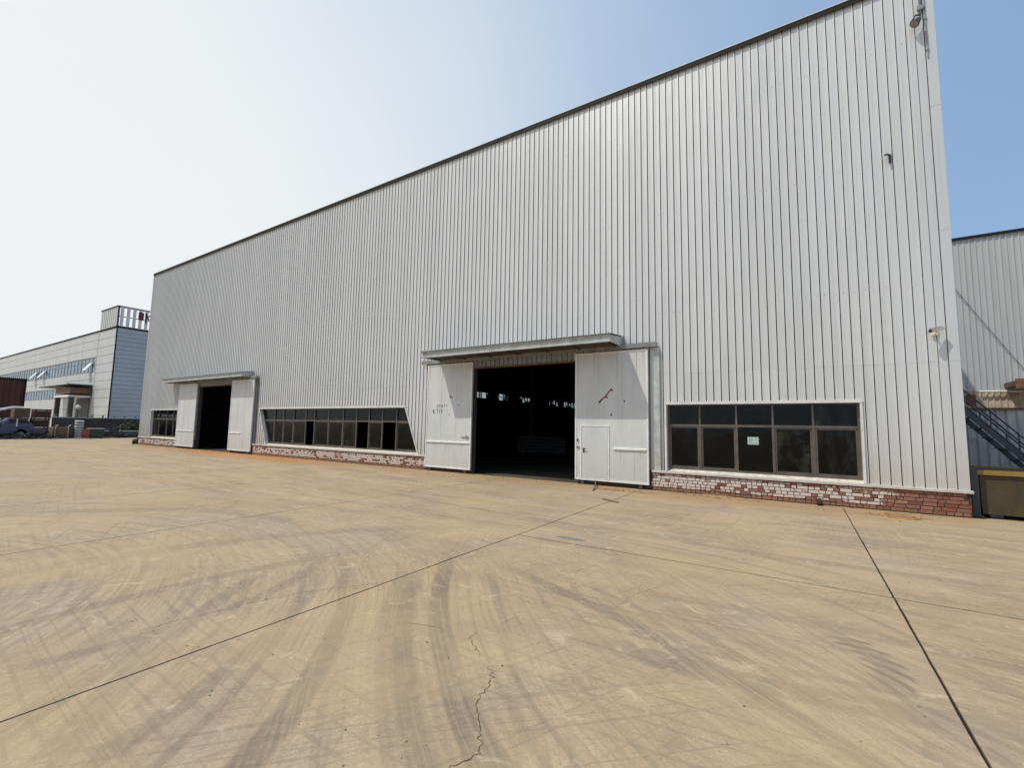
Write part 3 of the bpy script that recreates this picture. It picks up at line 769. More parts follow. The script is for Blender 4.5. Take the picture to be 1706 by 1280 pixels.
# ---- sliding doors
LY = D - .145
def leaf(xa, xb, z0=.14, z1=4.15, seams=(), bar=None, wicket=False, marks=()):
    b = MB(); b.box(xa+.03, xb-.03, LY, LY+.05, z0+.03, z1-.03)
    dr = wpart(b, 'sliding_door', 'door')
    f = MB()
    f.box(xa, xa+.05, LY-.014, LY+.062, z0, z1); f.box(xb-.05, xb, LY-.014, LY+.062, z0, z1)
    f.box(xa+.05, xb-.05, LY-.013, LY+.061, z0, z0+.06); f.box(xa+.05, xb-.05, LY-.013, LY+.061, z1-.05, z1)
    f.build('door_frame', 'white', dr)
    for s in seams:
        MB().box(s[0]-.008, s[0]+.008, LY-.006, LY-.0005, s[1], s[2]).build('seam_strip', 'door', dr)
    if bar:
        x0, x1, z = bar
        b = MB(); b.prism([(LY-.0005, z-.03), (LY-.035, z-.03), (LY-.035, z+.018), (LY-.0005, z+.03)], 'x', x0, x1)
        b.build('push_rail', 'white', dr)
    return dr
near_r = leaf(-6.10, -3.76, seams=[(-4.19, .2, 1.11), (-5.32, 2.02, 4.1), (-4.55, 2.02, 4.1)], bar=(-4.83, -3.81, 1.155))
near_l = leaf(-12.55, -10.30, seams=[(-11.8, 1.25, 4.1), (-11.05, 1.25, 4.1)], bar=(-12.50, -10.35, 1.14))
far_l = leaf(-34.68, -32.18, seams=[(-33.8, .2, 4.1), (-33.0, .2, 4.1)], bar=(-34.6, -32.25, 1.14))
far_r = leaf(-27.88, -25.48, seams=[(-27.0, .2, 4.1), (-26.3, .2, 4.1)], bar=(-27.82, -26.6, 1.14))
# bottom skirt gap: floor guides and top hangers
for xa, xb, dr in ((-6.10, -3.76, near_r), (-12.55, -10.30, near_l), (-34.68, -32.18, far_l), (-27.88, -25.48, far_r)):
    b = MB()
    for x in (xa+.25, xb-.25):
        b.box(x-.05, x+.05, LY+.01, LY+.04, z0 := .02, .139); 
    b.build('floor_guide', 'steel_dark', dr)
    b = MB()
    for x in (xa+.4, xb-.4): b.box(x-.06, x+.06, LY+.005, LY+.03, 4.151, 4.26)
    b.build('hanger', 'under', dr)
# wicket door in the near right-hand leaf
w = MB(); w.box(-5.86, -5.02, LY-.012, LY-.0006, .23, 1.80); w.build('wicket_door', 'door', near_r)
f = MB()
f.box(-5.92, -5.875, LY-.022, LY-.0004, .20, 1.855); f.box(-5.005, -4.96, LY-.022, LY-.0004, .20, 1.855); f.box(-5.875, -5.005, LY-.021, LY-.0004, 1.815, 1.855)
f.box(-5.87, -5.01, LY-.020, LY-.0004, .201, .222)
f.build('wicket_frame', 'white', near_r)
h = MB(); h.box(-5.82, -5.775, LY-.03, LY-.0125, 1.0, 1.14); h.tube([(-5.797, LY-.05, 1.1), (-5.70, LY-.05, 1.1)], .009, 6); h.tube([(-5.797, LY-.028, 1.1), (-5.797, LY-.05, 1.1)], .009, 6)
h.build('door_handle', 'lens', near_r)
h = MB(); h.box(-6.04, -5.93, LY-.04, LY-.0145, 1.14, 1.17); h.box(-6.02, -5.99, LY-.04, LY-.0145, 1.34, 1.42)
h.build('hasp', 'lens', near_r)
h = MB(); h.box(-10.75, -10.36, LY-.028, LY-.0145, 1.32, 1.36); h.box(-10.52, -10.46, LY-.045, LY-.0282, 1.30, 1.42); h.build('hasp', 'under', near_l)
# marks on the two near leaves (scraped paint, chips, hand writing)
def stroke(pts, w, name, mat, parent, y=None):
    b = MB(); y = y or LY - .0016
    for (xa, za), (xb, zb) in zip(pts, pts[1:]):
        L = math.hypot(xb-xa, zb-za); nx, nz = -(zb-za)/L*w/2, (xb-xa)/L*w/2
        b.prism([(xa-nx, za-nz), (xb-nx, zb-nz), (xb+nx, zb+nz), (xa+nx, za+nz)], 'y', y, y+.001)
    return b.build(name, mat, parent)
stroke([(-5.30, 2.55), (-5.20, 2.66)], .055, 'scrape_mark', 'marker', near_r)
stroke([(-5.20, 2.66), (-5.05, 2.78), (-4.98, 2.88), (-4.87, 2.99)], .045, 'scrape_mark', 'red', near_r)
stroke([(-5.08, 2.74), (-5.0, 2.70)], .04, 'scrape_mark', 'red', near_r, LY-.003)
stroke([(-4.88, 2.97), (-4.86, 2.90)], .035, 'scrape_mark', 'red', near_r, LY-.003)
stroke([(-4.50, 2.63), (-4.46, 2.56)], .035, 'scrape_mark', 'marker', near_r)
stroke([(-4.92, 2.20), (-4.87, 2.17)], .05, 'scrape_mark', 'marker', near_r)
stroke([(-11.38, 2.92), (-11.30, 2.83)], .045, 'scrape_mark', 'marker', near_l)
stroke([(-11.28, 2.86), (-11.22, 2.80)], .03, 'scrape_mark', 'red', near_l)
stroke([(-10.95, 2.56), (-10.90, 2.54)], .045, 'scrape_mark', 'under', near_l)
stroke([(-11.40, 2.19), (-11.34, 2.18)], .045, 'scrape_mark', 'under', near_l)
for pts in ([(-12.02, 2.46), (-11.94, 2.58)], [(-11.92, 2.44), (-11.84, 2.58)], [(-11.80, 2.52), (-11.75, 2.47), (-11.72, 2.53), (-11.78, 2.56)], [(-11.63, 2.58), (-11.60, 2.50)], [(-11.52, 2.57), (-11.50, 2.50)],
            [(-12.22, 2.33), (-12.14, 2.38), (-12.20, 2.26), (-12.10, 2.24)], [(-12.04, 2.38), (-11.98, 2.40), (-11.99, 2.22)], [(-11.86, 2.40), (-11.86, 2.24)], [(-11.76, 2.40), (-11.75, 2.23)]):
    stroke(pts, .03, 'hand_lettering', 'marker', near_l)
def run_mark(x, z, L, w, parent, mat='stain'):
    b = MB(); n = 7; vs = []
    for i in range(n):
        u = i/(n-1); ww = w*(1-u)**.7*random.uniform(.7, 1.2)/2 + .001; dx = random.uniform(-.004, .004)
        vs += [(x-ww+dx, LY-.0014, z-L*u), (x+ww+dx, LY-.0014, z-L*u)]
    b.add(vs, [(2*i, 2*i+1, 2*i+3, 2*i+2) for i in range(n-1)]); return b.build('rust_run', mat, parent, fix=False)
M['stain'] = plain('faint_rust_run', (0.42, 0.36, 0.27), 0.6, var=0.15, scale=12)
random.seed(77)
for dr, xs_, zt in ((near_r, (-6.0, -5.45, -4.7, -4.1, -3.9), 4.08), (near_l, (-12.4, -11.9, -11.2, -10.6), 4.08)):
    for x in xs_: run_mark(x, zt, random.uniform(.25, .9), random.uniform(.015, .035), dr)
for x in (-4.6, -4.2, -4.0): run_mark(x, 1.12, random.uniform(.15, .4), .025, near_r)
for x in (-12.1, -11.5, -10.7): run_mark(x, 1.10, random.uniform(.15, .4), .025, near_l)
# door head rails and opening trims
for xa, xb in ((-12.86, -3.50), (-34.95, -25.25)):
    b = MB(); b.box(xa, xb, D-.17, D-.042, 4.262, 4.33); b.box(xa, xb, D-.20, D-.171, 4.20, 4.34)
    wpart(b, 'door_rail', 'under')  # darker steel carries the canopy's shadow on the rail in its colour
for xa, xb in ((-10.35, -6.05), (-32.22, -27.83)):
    b = MB(); b.box(xa, xb, D-.04, D+.2, 3.93, 3.975)
    wpart(b, 'opening_trim', 'rust')
    for x in (xa, xb):
        b = MB(); b.box(x-.03, x+.03, D+.0, D+.2, 0.0, 3.929); wpart(b, 'door_jamb', 'steel_dark')
    b = MB(); q = xa + .06
    while q < xb - .2:
        b.box(q, q+.14, D-.062, D-.031, 3.98, 4.19); q += .195
    hp = wpart(b, 'door_header_sheet', 'under'); hp['kind'] = 'stuff'
wpart(MB().box(-3.60, -3.44, D-.075, D-.032, .575, 4.19), 'door_stop_post', 'fascia')
wpart(MB().box(-25.33, -25.20, D-.075, D-.032, .575, 4.19), 'door_stop_post', 'steel_dark')
# short brackets holding the canopy
def canopy(xa, xb, yf):
    b = MB()
    b.prism([(D-.033, 4.32), (yf, 4.30), (yf, 4.47), (D-.033, 4.60)], 'x', xa, xb)
    c = wpart(b, 'canopy', 'soffit')
    f = MB(); f.box(xa-.02, xb+.02, yf-.05, yf-.001, 4.33, 4.45); f.build('fascia_channel', 'fascia', c)
    f = MB(); f.box(xa-.03, xb+.03, yf-.085, yf-.0005, 4.451, 4.49); f.box(xa-.03, xb+.03, yf-.075, yf-.0005, 4.275, 4.329); f.build('fascia_flange', 'fascia', c)
    for x0, x1 in ((xa-.02, xa-.001), (xb+.001, xb+.02)):
        MB().prism([(D-.034, 4.29), (yf+.001, 4.28), (yf+.001, 4.475), (D-.034, 4.61)], 'x', x0, x1).build('canopy_end_plate', 'fascia', c)
    n = int((xb-xa)/.1)
    t_ = MB(); th = .006
    prev = None; vs = []; fs = []
    for i in range(n*2+1):
        x = xa-.05 + (xb-xa+.1)*i/(2*n); h = .022 if (i//1) % 2 else 0.0
        vs += [(x, D-.034, 4.628+h), (x, yf-.12, 4.505+h), (x, D-.034, 4.615+h), (x, yf-.12, 4.492+h)]
        if i: k = 4*(i-1); fs += [(k, k+4, k+5, k+1), (k+2, k+3, k+7, k+6), (k+1, k+5, k+7, k+3)]
    t_.add(vs, fs); t_.build('canopy_roof_sheet', 'under', c)
    for i in range(int((xb-xa)/1.2)+1):
        x = xa + .15 + i*(xb-xa-.3)/int((xb-xa)/1.2)
        MB().box(x-.02, x+.02, yf+.01, D-.21, 4.27, 4.299).build('canopy_rib', 'soffit', c)
    return c
canopy(-11.90, -4.58, 12.45)
canopy(-36.05, -25.95, 12.95)

# small fixings up on the wall
def wall_screws():
    b = MB(); random.seed(4)
    for z in (1.6, 5.2, 8.3, 11.2):
        for i in range(60):
            x = 2.60 - i*P*1.0
            if z < 4.4 and (-12.9 < x < -3.4): continue
            if z < 2.6 and -3.4 < x < 1.35: continue
            if random.random() < .45: continue
            zz = z + random.uniform(-.02, .02); x += random.uniform(-.03, .03)
            b.cbox(x-.007, x+.007, D-.008, D+.001, zz-.007, zz+.007, .002)
    return wpart(b, 'sheet_screws', 'under')
o = wall_screws(); o['kind'] = 'stuff'

# ------------------------------------------------------------------ things fixed to the wall
cc = thing('security_camera', 'white bullet security camera on the grey wall near the right corner', 'camera', loc=(2.62, D-.04, 4.06))
b = MB(); b.cbox(-.06, .06, -.03, 0, -.09, .05, .008); b.build('wall_plate', 'white', cc)
b = MB(); b.tube([(0, -.03, -.03), (0, -.12, -.06), (.03, -.20, 0.0)], .018, 8); b.build('bracket', 'white', cc)
b = MB(); b.tube([(-.10, -.24, -.02), (.13, -.14, .045)], .045, 12); b.build('camera_body', 'white', cc, smooth=False)
b = MB(); b.tube([(-.12, -.25, -.028), (-.1005, -.2405, -.021)], .036, 12); b.build('camera_lens', 'lens', cc)
b = MB(); b.bar((-.13, -.26, .035), (.10, -.155, .095), .11, .008); b.build('sun_shade', 'white', cc)
fl = thing('floodlight', 'dark floodlight on a bent bracket high at the right corner of the warehouse', 'light', loc=(2.72, D-.04, 11.55))
b = MB(); b.tube([(.06, -.02, .9), (.06, -.03, .25), (.04, -.08, .14), (-.06, -.15, .12), (-.14, -.17, -.02)], .02, 8); b.build('bracket', 'steel_dark', fl)
b = MB(); b.tube([(.0, -.13, .02), (-.09, -.17, -.10)], [.055, .10], 14); b.build('lamp_housing', 'steel_dark', fl)
b = MB(); b.tube([(-.091, -.171, -.101), (-.096, -.173, -.108)], .085, 14); b.build('lamp_glass', 'under', fl)
b = MB(); b.cbox(.0, .12, -.06, 0, .30, .42, .01); b.build('junction_box', 'under', fl)
hk = thing('wall_bracket', 'small dark empty bracket high on the ribbed wall left of the floodlight', 'bracket', loc=(2.03, D-.03, 8.40))
b = MB(); b.box(.0, .05, -.02, 0, -.16, .06); b.build('back_plate', 'steel_dark', hk)
b = MB(); b.tube([(.02, -.02, .03), (-.04, -.10, .03), (-.08, -.14, -.0)], .022, 8); b.build('bracket_arm', 'steel_dark', hk)
pp = thing('conduit', 'thin cable conduit running down the warehouse corner below the floodlight', 'conduit', loc=(2.86, D-.05, 0))
b = MB(); b.tube([(0, 0, 10.6), (0, 0, 12.7)], .014, 6); b.build('conduit_pipe', 'under', pp)
b = MB()
for z in (10.8, 11.6, 12.4): b.box(-.03, .03, -.016, .014, z-.012, z+.012)
b.build('pipe_clip', 'under', pp)
dp = thing('drain_pipe_stub', 'black drain pipe stub coming out at the foot of the brick base', 'pipe', loc=(.33, D-.03, 0))
b = MB(); b.tube([(0, .02, .11), (0, -.12, .10), (0, -.16, .05), (0, -.16, .0)], .05, 10); b.build('pipe', 'black', dp)
b = MB(); b.tube([(0, -.16, .045), (0, -.16, .075)], .062, 10); b.build('pipe_collar', 'black', dp)
ps = MB(); ps.tube([(-5.42, LY-.03, .14), (-5.13, 12.75, .09), (-4.98, 12.15, .012)], [.022, .02, .018], 8)
o = ps.build('prop_bar', 'steel_dark'); tag(o, 'bent dark steel bar propped under the near sliding door', 'bar')
st = MB(); st.bar((-4.2, 10.9, .012), (-3.72, 10.62, .012), .07, .02)
o = st.build('scrap_strip', 'rust'); tag(o, 'flat rusty scrap strip lying on the concrete in front of the near door', 'scrap')
dc = thing('drain_cover', 'round concrete drain cover set in dirt near the right corner of the warehouse', 'drain cover', loc=(1.72, 12.68, 0))
b = MB(); b.tube([(0, 0, .004), (0, 0, .045)], .24, 22); b.build('lid', 'soil2', dc)
b = MB()
n = 22
vs = []; fs = []
for k in range(n):
    a = 2*math.pi*k/n
    for r_, z_ in ((.26, .0), (.26, .035), (.33, .035), (.35, .0)): vs.append((math.cos(a)*r_, math.sin(a)*r_, z_))
for k in range(n):
    j = (k+1) % n
    for q_ in range(3): fs.append((4*k+q_, 4*j+q_, 4*j+q_+1, 4*k+q_+1))
b.add(vs, fs); b.build('rim', 'soil', dc)

# goods just visible in the dark inside the near door
random.seed(15)
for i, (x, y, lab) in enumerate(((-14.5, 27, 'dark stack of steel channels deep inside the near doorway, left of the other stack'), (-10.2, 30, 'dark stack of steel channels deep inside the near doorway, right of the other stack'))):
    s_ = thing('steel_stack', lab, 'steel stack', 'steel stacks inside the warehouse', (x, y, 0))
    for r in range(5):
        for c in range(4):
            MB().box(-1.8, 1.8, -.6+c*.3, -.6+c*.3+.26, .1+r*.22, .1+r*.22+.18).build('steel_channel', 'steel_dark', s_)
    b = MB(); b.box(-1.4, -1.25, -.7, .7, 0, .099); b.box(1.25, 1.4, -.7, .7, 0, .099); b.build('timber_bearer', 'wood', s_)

# ------------------------------------------------------------------ right-hand side
# second hall behind
H2 = thing('back_hall', 'weathered ribbed steel hall standing behind the warehouse on the right', 'hall', loc=(12, 27, 0))
def rib_sheet(x0, x1, y, z0, z1, P_, h, parent, name, mat, off=(0, 0, 0)):
    b = MB(); x = x0
    pr = [(0, 0), (.2, h), (.32, h), (.42, 0)]
    pts = []
    n = int(round((x1-x0)/P_))
    for i in range(n):
        for u, hh in pr: pts.append((x0 + (i+u)*P_, hh))
    pts.append((x0 + n*P_, 0))
    for (a, ha), (c, hc) in zip(pts, pts[1:]):
        b.add([(a, y-ha, z0), (c, y-hc, z0), (c, y-hc, z1), (a, y-ha, z1)], [(0, 1, 2, 3)])
    return b
b = rib_sheet(0, 4*.19, 0, 3.62, 10.42, .19, .035, None, '', '')
me = b.mesh('cladding_panel', M['clad_back'], fix=False)
for k in range(24): link('cladding_panel', me, H2, (-8.7 + k*.76, 0, 0))
b = rib_sheet(0, 4*.19, 0, .0, 3.65, .19, .035, None, '', '')
me = b.mesh('cladding_panel', M['tan'], fix=False)
for k in range(24): link('cladding_panel', me, H2, (-8.7 + k*.76, .02, 0))
MB().box(-8.75, 9.6, -.10, .3, 10.40, 10.50).build('parapet_cap', 'cap', H2)
MB().box(-8.70, 9.55, .06, 20, 0, 10.3).build('hall_body', 'clad_back', H2)
b = MB(); b.box(-4.72, 3.0, -1.3, -.04, 3.75, 3.95); b.box(-4.74, 3.02, -1.35, -1.301, 3.62, 4.02); b.build('entrance_canopy', 'rust', H2)
b = MB(); b.tube([(-5.5, -.12, 3.62), (-3.9, -.12, 3.60)], .04, 8); b.build('wall_pipe', 'white', H2)
b = MB(); b.tube([(-6.1, -.10, 8.4), (-5.2, -.10, 6.6), (-3.9, -.10, 4.1)], .012, 5); b.build('hanging_cable', 'steel_dark', H2)
b = MB(); b.box(-5.9, -5.6, -.07, -.036, 3.05, 3.5); b.build('rust_patch_plate', 'rust', H2)

# blue-grey fence
F1 = thing('sheet_fence', 'blue-grey corrugated sheet fence with a rusty top rail behind the stair', 'fence', loc=(7, 18.6, 0))
b = rib_sheet(0, 1.05, 0, .35, 2.50, .21, .04, None, '', '')
me = b.mesh('fence_sheet', M['fence_blue'], fix=False)
for k in range(9): link('fence_sheet', me, F1, (-3.9 + k*1.05, 0, 0))
MB().box(-3.95, 5.6, -.06, .03, 2.50, 2.56).build('top_rail', 'rust', F1)
MB().box(-3.95, 5.6, .04, .09, 1.0, 1.06).build('middle_rail', 'rust', F1)
MB().box(-3.95, 5.6, -.12, .10, -.02, .36).build('kerb_wall', 'greywall', F1)
for k in range(5): MB().box(-3.9 + k*2.1, -3.82 + k*2.1, .10, .18, 0, 2.5).build('fence_post', 'rust', F1)

# steel stair going up to the left behind the corner
ST = thing('steel_stair', 'navy blue steel stair with handrails rising to the left past the warehouse corner', 'stair', loc=(4.4, 16.5, 0))
def sp(x): return 2.42 + (3.45 - (x+4.4))*0.0
slope = -1.20
for yy in (0.0, .8):
    b = MB(); b.bar((-1.3, yy, 3.10), (1.35, yy, 3.10 + 2.65*slope), .03, .12); b.build('stringer', 'stair', ST)
    for dz in (.55, .38):
        b = MB(); b.tube([(-1.3, yy, 3.10+dz), (1.25, yy, 3.10+dz+2.55*slope)], .02, 6); b.build('handrail', 'stair', ST)
    for k in range(6):
        x = -1.2 + k*.48; z = 3.10 + (x+1.3)*slope
        MB().tube([(x, yy, z), (x, yy, z+.55)], .015, 6).build('baluster', 'stair', ST)
for k in range(12):
    x = -1.22 + k*.22; z = 3.10 + (x+1.3)*slope
    if z > .05: MB().box(x-.13, x+.13, .02, .78, z-.01, z+.015).build('tread', 'stair', ST)
b = MB(); b.box(-1.9, -1.31, -.02, .82, 2.98, 3.06); b.box(-1.85, -1.78, .0, .06, 0, 2.98); b.box(-1.85, -1.78, .74, .80, 0, 2.98); b.build('landing', 'stair', ST)

# ochre steel skip
SK = thing('steel_skip', 'worn ochre steel skip with a yellow rim standing beside the warehouse corner', 'skip', loc=(4.6, 14.35, 0))
b = MB()
b.prism([(-1.32, .06), (1.32, .06), (1.34, .95), (-1.34, .95)], 'y', -.42, 1.3)
b.build('skip_body', 'yellow', SK)
b = MB(); b.box(-1.38, 1.38, -.47, -.40, .90, 1.0); b.box(-1.38, 1.38, 1.28, 1.35, .90, 1.0); b.box(-1.38, -1.31, -.40, 1.28, .90, 1.0); b.box(1.31, 1.38, -.40, 1.28, .90, 1.0)
b.build('rim', 'yellow_edge', SK)
for x in (-.45, .45): MB().prism([(-.50, .08), (-.4205, .08), (-.4205, .90), (-.50, .90)], 'x', x-.04, x+.04).build('side_rib', 'yellow', SK)
b = MB(); b.box(-1.2, -1.0, -.38, 1.25, 0, .059); b.box(1.0, 1.2, -.38, 1.25, 0, .059); b.build('runner', 'steel_dark', SK)
b = MB(); b.box(-.06, .06, -.06, .06, 0, 1.02); b.box(-.10, .10, -.10, .10, 0, .03)
o = b.build('steel_post', 'steel_dark', None, (3.18, 13.95, 0)); tag(o, 'short dark steel post between the brick corner and the ochre skip', 'post')
random.seed(8)
for i, (x, y, w_, h_, c_, lab) in enumerate(((3.9, 17.3, .5, .9, 'redpaint', 'dull red drum standing below the steel stair'), (6.0, 17.4, .7, 1.25, 'rust', 'rusty scrap drum standing behind the ochre skip to the right'))):
    t_ = thing('drum', lab, 'drum', loc=(x, y, 0))
    MB().tube([(0, 0, 0), (0, 0, h_)], w_/2, 16).build('drum_body', c_, t_)
    for z_ in (.3, .6): MB().tube([(0, 0, h_*z_), (0, 0, h_*z_+.03)], w_/2+.012, 16).build('hoop', c_, t_)

# ------------------------------------------------------------------ left background
FY = 21.3
FB = thing('factory_building', 'pale three-storey factory building with blue window bands in the left distance', 'factory', loc=(-75, FY, 0))
FB_X = -75
def fpart(b, name, mat): 
    o = b.build(name, mat, FB); o.location = (75, -FY, 0); return o
core = MB(); core.box(-150, -75.1, FY+.12, 40, 0, 13.85); fpart(core, 'building_core', 'panel_seam')
pm = {}
def fpanel(x0, x1, z0, z1):
    k = (round(x1-x0, 3), round(z1-z0, 3))
    if k not in pm: pm[k] = MB().cbox(0.03, k[0]-.03, -.0, .10, .02, k[1]-.02, .012).mesh('facade_panel', M['panel'])
    link('facade_panel', pm[k], FB, (x0+75, .0, z0))
cols = [(-81.4 - 6.2*(i+1), -81.4 - 6.2*i) for i in range(10)]
for (a, c) in cols:
    for z in (10.35, 11.55, 12.75): fpanel(a, c, z, z + (1.2 if z < 12 else 1.1))
    fpanel(a, c, 6.35, 7.30); fpanel(a, c, 7.30, 8.25)
    for z in (0.0, 1.6, 3.2): 
        if a < -88: fpanel(a, c, z, z+1.6)
    # window band units
    for (z0, z1, name) in ((8.25, 10.35, 'u'), (4.8, 6.35, 'l')):
        if name == 'l' and c > -85: continue
        f = MB(); f.box(a+.02, c-.02, FY+.02, FY+.09, z0+.01, z0+.10); f.box(a+.02, c-.02, FY+.02, FY+.09, z1-.10, z1-.01)
        for i in range(5):
            x = a+.05 + i*(6.1/4); f.box(x-.03, x+.03, FY+.02, FY+.09, z0+.10, z1-.10)
        if name == 'u':
            for i in range(4):
                x = a+.05 + i*(6.1/4); f.box(x+.03, x+6.1/4-.03, FY+.03, FY+.08, 9.62, 9.72)
        f.build('window_band', 'under', FB, (75, -FY, 0))
        wnd = MB().add([(a+.03, FY+.06, z0+.05), (c-.03, FY+.06, z0+.05), (c-.03, FY+.06, z1-.05), (a+.03, FY+.06, z1-.05)], [(0, 1, 2, 3)])
        wnd.build('glazing', 'blueglass', FB, (75, -FY, 0))
for x in (-83.4, -105.6, -110.5):
    b = MB(); b.bar((x, FY+.02, 9.6), (x, FY-.75, 8.45), 1.25, .05); b.build('open_sash', 'white', FB, (75, -FY, 0))
# stair tower strip and shaded end face in horizontal panels
z = 0.0
while z < 13.8:
    h = min(1.15, 13.85-z); pb = MB().cbox(-81.36, -75.06, FY, FY+.1, z+.02, z+h-.02, .012); fpart(pb, 'facade_panel', 'panel')
    for zz in (z, z+h/2):
        pb = MB().cbox(-75.1, -75.0, FY+.12, 40, zz+.015, zz+h/2-.015, .012); fpart(pb, 'facade_panel', 'bluepanel')
    z += h
fpart(MB().box(-81.46, -81.37, FY-.05, FY+.12, 0, 13.9), 'corner_trim', 'white')
fpart(MB().box(-75.055, -74.98, FY-.02, FY+.115, 0, 13.9), 'corner_trim', 'cap')
b = MB(); b.box(-144, -81.3, FY-.1, FY+.4, 13.86, 14.0); b.box(-81.29, -74.93, FY-.1, FY+.4, 13.86, 13.97); b.box(-75.3, -74.93, FY+.41, 40.1, 13.86, 13.97); fpart(b, 'parapet_cap', 'cap')
fpart(MB().box(-88.3, -81.5, FY+.02, FY+.11, 0, 6.3), 'porch_back_wall', 'under')
# entrance porch
b = MB(); b.box(-95, -81.6, FY-2.6, FY-.02, 6.28, 6.45); fpart(b, 'porch_roof', 'green')
b = MB(); b.box(-95.1, -81.5, FY-2.7, FY-2.61, 6.40, 6.52); fpart(b, 'porch_fascia', 'white')
fpart(MB().box(-88.2, -82.0, FY-2.2, FY-.03, 5.2, 5.95), 'porch_sign_board', 'wood')
fpart(MB().box(-88.2, -82.0, FY-2.3, FY-.03, 4.7, 4.95), 'porch_lintel', 'white')
for x in (-88.0, -82.2): fpart(MB().box(x-.25, x+.25, FY-2.2, FY-1.7, 0, 4.69), 'porch_column', 'greywall')
fpart(MB().box(-87.7, -82.5, FY-.06, FY-.01, 0, 4.6), 'entrance_door', 'steel_dark')
# rooftop billboard frame with upright slats
RB = thing('rooftop_billboard', 'white slatted billboard frame standing on the corner of the pale factory roof', 'billboard', loc=(-75.2, FY, 13.98))
for (x, y) in ((-6.0, .1), (-3.0, .1), (0, .1), (0, 4.5), (0, 9), (0, 13.5)):
    b = MB(); b.box(x-.08, x+.08, y-.08, y+.08, 0, 2.75); b.build('frame_post', 'steel_dark', RB)
b = MB()
for z in (.1, 1.4, 2.65): b.box(-6.1, .1, .16, .22, z-.05, z+.05); b.box(-.12, -.06, .23, 14, z-.05, z+.05)
b.build('frame_rail', 'steel_dark', RB)
for i in range(9):
    x = -6.05 + i*.69
    MB().box(x, x+.50, -.02, .03, .05, 2.7).build('slat', 'panel', RB)
for i in range(21):
    y = .25 + i*.66
    MB().box(.10, .15, y, y+.36, .05, 2.7).build('slat', 'white', RB)
MB().box(-6.2, .2, -.1, .2, 2.71, 2.79).build('top_rail', 'cap', RB)
MB().box(.0, .2, .21, 14.2, 2.71, 2.79).build('top_rail', 'cap', RB)
# partly hidden letters on the billboard
MB().box(.17, .22, 2.15, 2.75, 1.3, 2.35).build('sign_block', 'red', RB)
k_ = MB(); k_.box(.17, .22, 2.95, 3.08, 1.0, 2.4); k_.bar((.195, 3.1, 1.75), (.195, 3.65, 2.4), .05, .15); k_.bar((.195, 3.15, 1.8), (.195, 3.7, 1.0), .05, .15)
k_.build('sign_letter', 'marker', RB)

# grey wall, lamp post and hedge
GW = thing('boundary_wall', 'dark grey boundary wall with a pale coping in front of the factory', 'wall', loc=(-62, 20, 0))
b = MB(); b.box(0, .25, -6.6, 20, -.03, 1.86); b.build('wall_body', 'greywall', GW)
b = MB(); b.box(-.06, .31, -6.7, 20, 1.861, 1.95); b.build('coping', 'panel', GW)
for i in range(26): MB().box(.08, .16, -6.5 + i*.9, -6.35 + i*.9, 1.951, 2.22).build('coping_spike', 'under', GW)
for y in (-6.5, -2.5, 1.5, 5.5): MB().box(.25, .38, y-.18, y+.18, 0, 1.86).build('pier', 'greywall', GW)
LP = thing('garden_lamp', 'short lamp post with a pale globe rising above the grey boundary wall', 'lamp', loc=(-61.2, 15.0, 0))
MB().tube([(0, 0, 0), (0, 0, 2.75)], .05, 8).build('lamp_pole', 'steel_dark', LP)
gb = MB(); gb.tube([(0, 0, 2.75), (0, 0, 2.82), (0, 0, 2.95), (0, 0, 3.1), (0, 0, 3.16)], [.08, .19, .24, .17, .05], 12); gb.build('lamp_globe', 'bollard', LP)

# maroon container shed
MC = thing('container_shed', 'maroon corrugated container shed at the left edge in front of the factory', 'shed', loc=(-64, 4.0, 0))
b = MB(); b.box(-6, -.06, -6.0, 7.6, 0, 5.55); b.build('shed_core', 'maroon', MC)
vs = []; b = MB(); n = 34
for i in range(n):
    y = -6.0 + i*.4
    b.add([(-.05, y, .1), (0.03, y+.08, .1), (.03, y+.2, .1), (-.05, y+.28, .1), (-.05, y+.4, .1), (-.05, y, 5.45), (0.03, y+.08, 5.45), (.03, y+.2, 5.45), (-.05, y+.28, 5.45), (-.05, y+.4, 5.45)],
          [(0, 1, 6, 5), (1, 2, 7, 6), (2, 3, 8, 7), (3, 4, 9, 8)])
b.build('corrugated_side', 'maroon', MC)
b = MB(); b.box(-6.1, .1, -6.1, 7.75, 5.46, 5.60); b.box(-.05, .09, 7.6, 7.74, 0, 5.459); b.build('corner_frame', 'cap', MC)

# truck with drum, junk along the yard's left edge
TR = thing('parked_truck', 'small faded blue truck with a pale drum parked at the far left yard edge', 'truck', loc=(-56.5, 8.6, 0))
b = MB(); b.prism([(-4.8, .42), (2.9, .50), (3.3, .78), (2.4, .98), (-4.8, .98)], 'x', -.9, .9); b.build('chassis_bed', 'bluegrey', TR)
b = MB(); b.prism([(.5, .985), (2.45, 1.0), (2.15, 1.38), (1.85, 1.72), (.9, 1.76), (.6, 1.4)], 'x', -.85, .85); b.build('cab', 'bluegrey', TR)
MB().prism([(.8, 1.32), (1.25, 1.32), (1.25, 1.64), (.95, 1.64)], 'x', .851, .862).build('side_window', 'lens', TR)
MB().prism([(1.4, 1.32), (2.05, 1.32), (1.8, 1.64), (1.4, 1.64)], 'x', .851, .862).build('side_window', 'lens', TR)
MB().box(.852, .875, 1.29, 1.36, 1.05, 1.7).build('door_pillar', 'white', TR)
b = MB(); b.tube([(0, -4.6, 1.6), (0, -3.2, 1.75), (0, -.6, 1.7), (0, .45, 1.45)], [.5, .75, .7, .3], 16); b.build('drum', 'panel', TR, smooth=True)
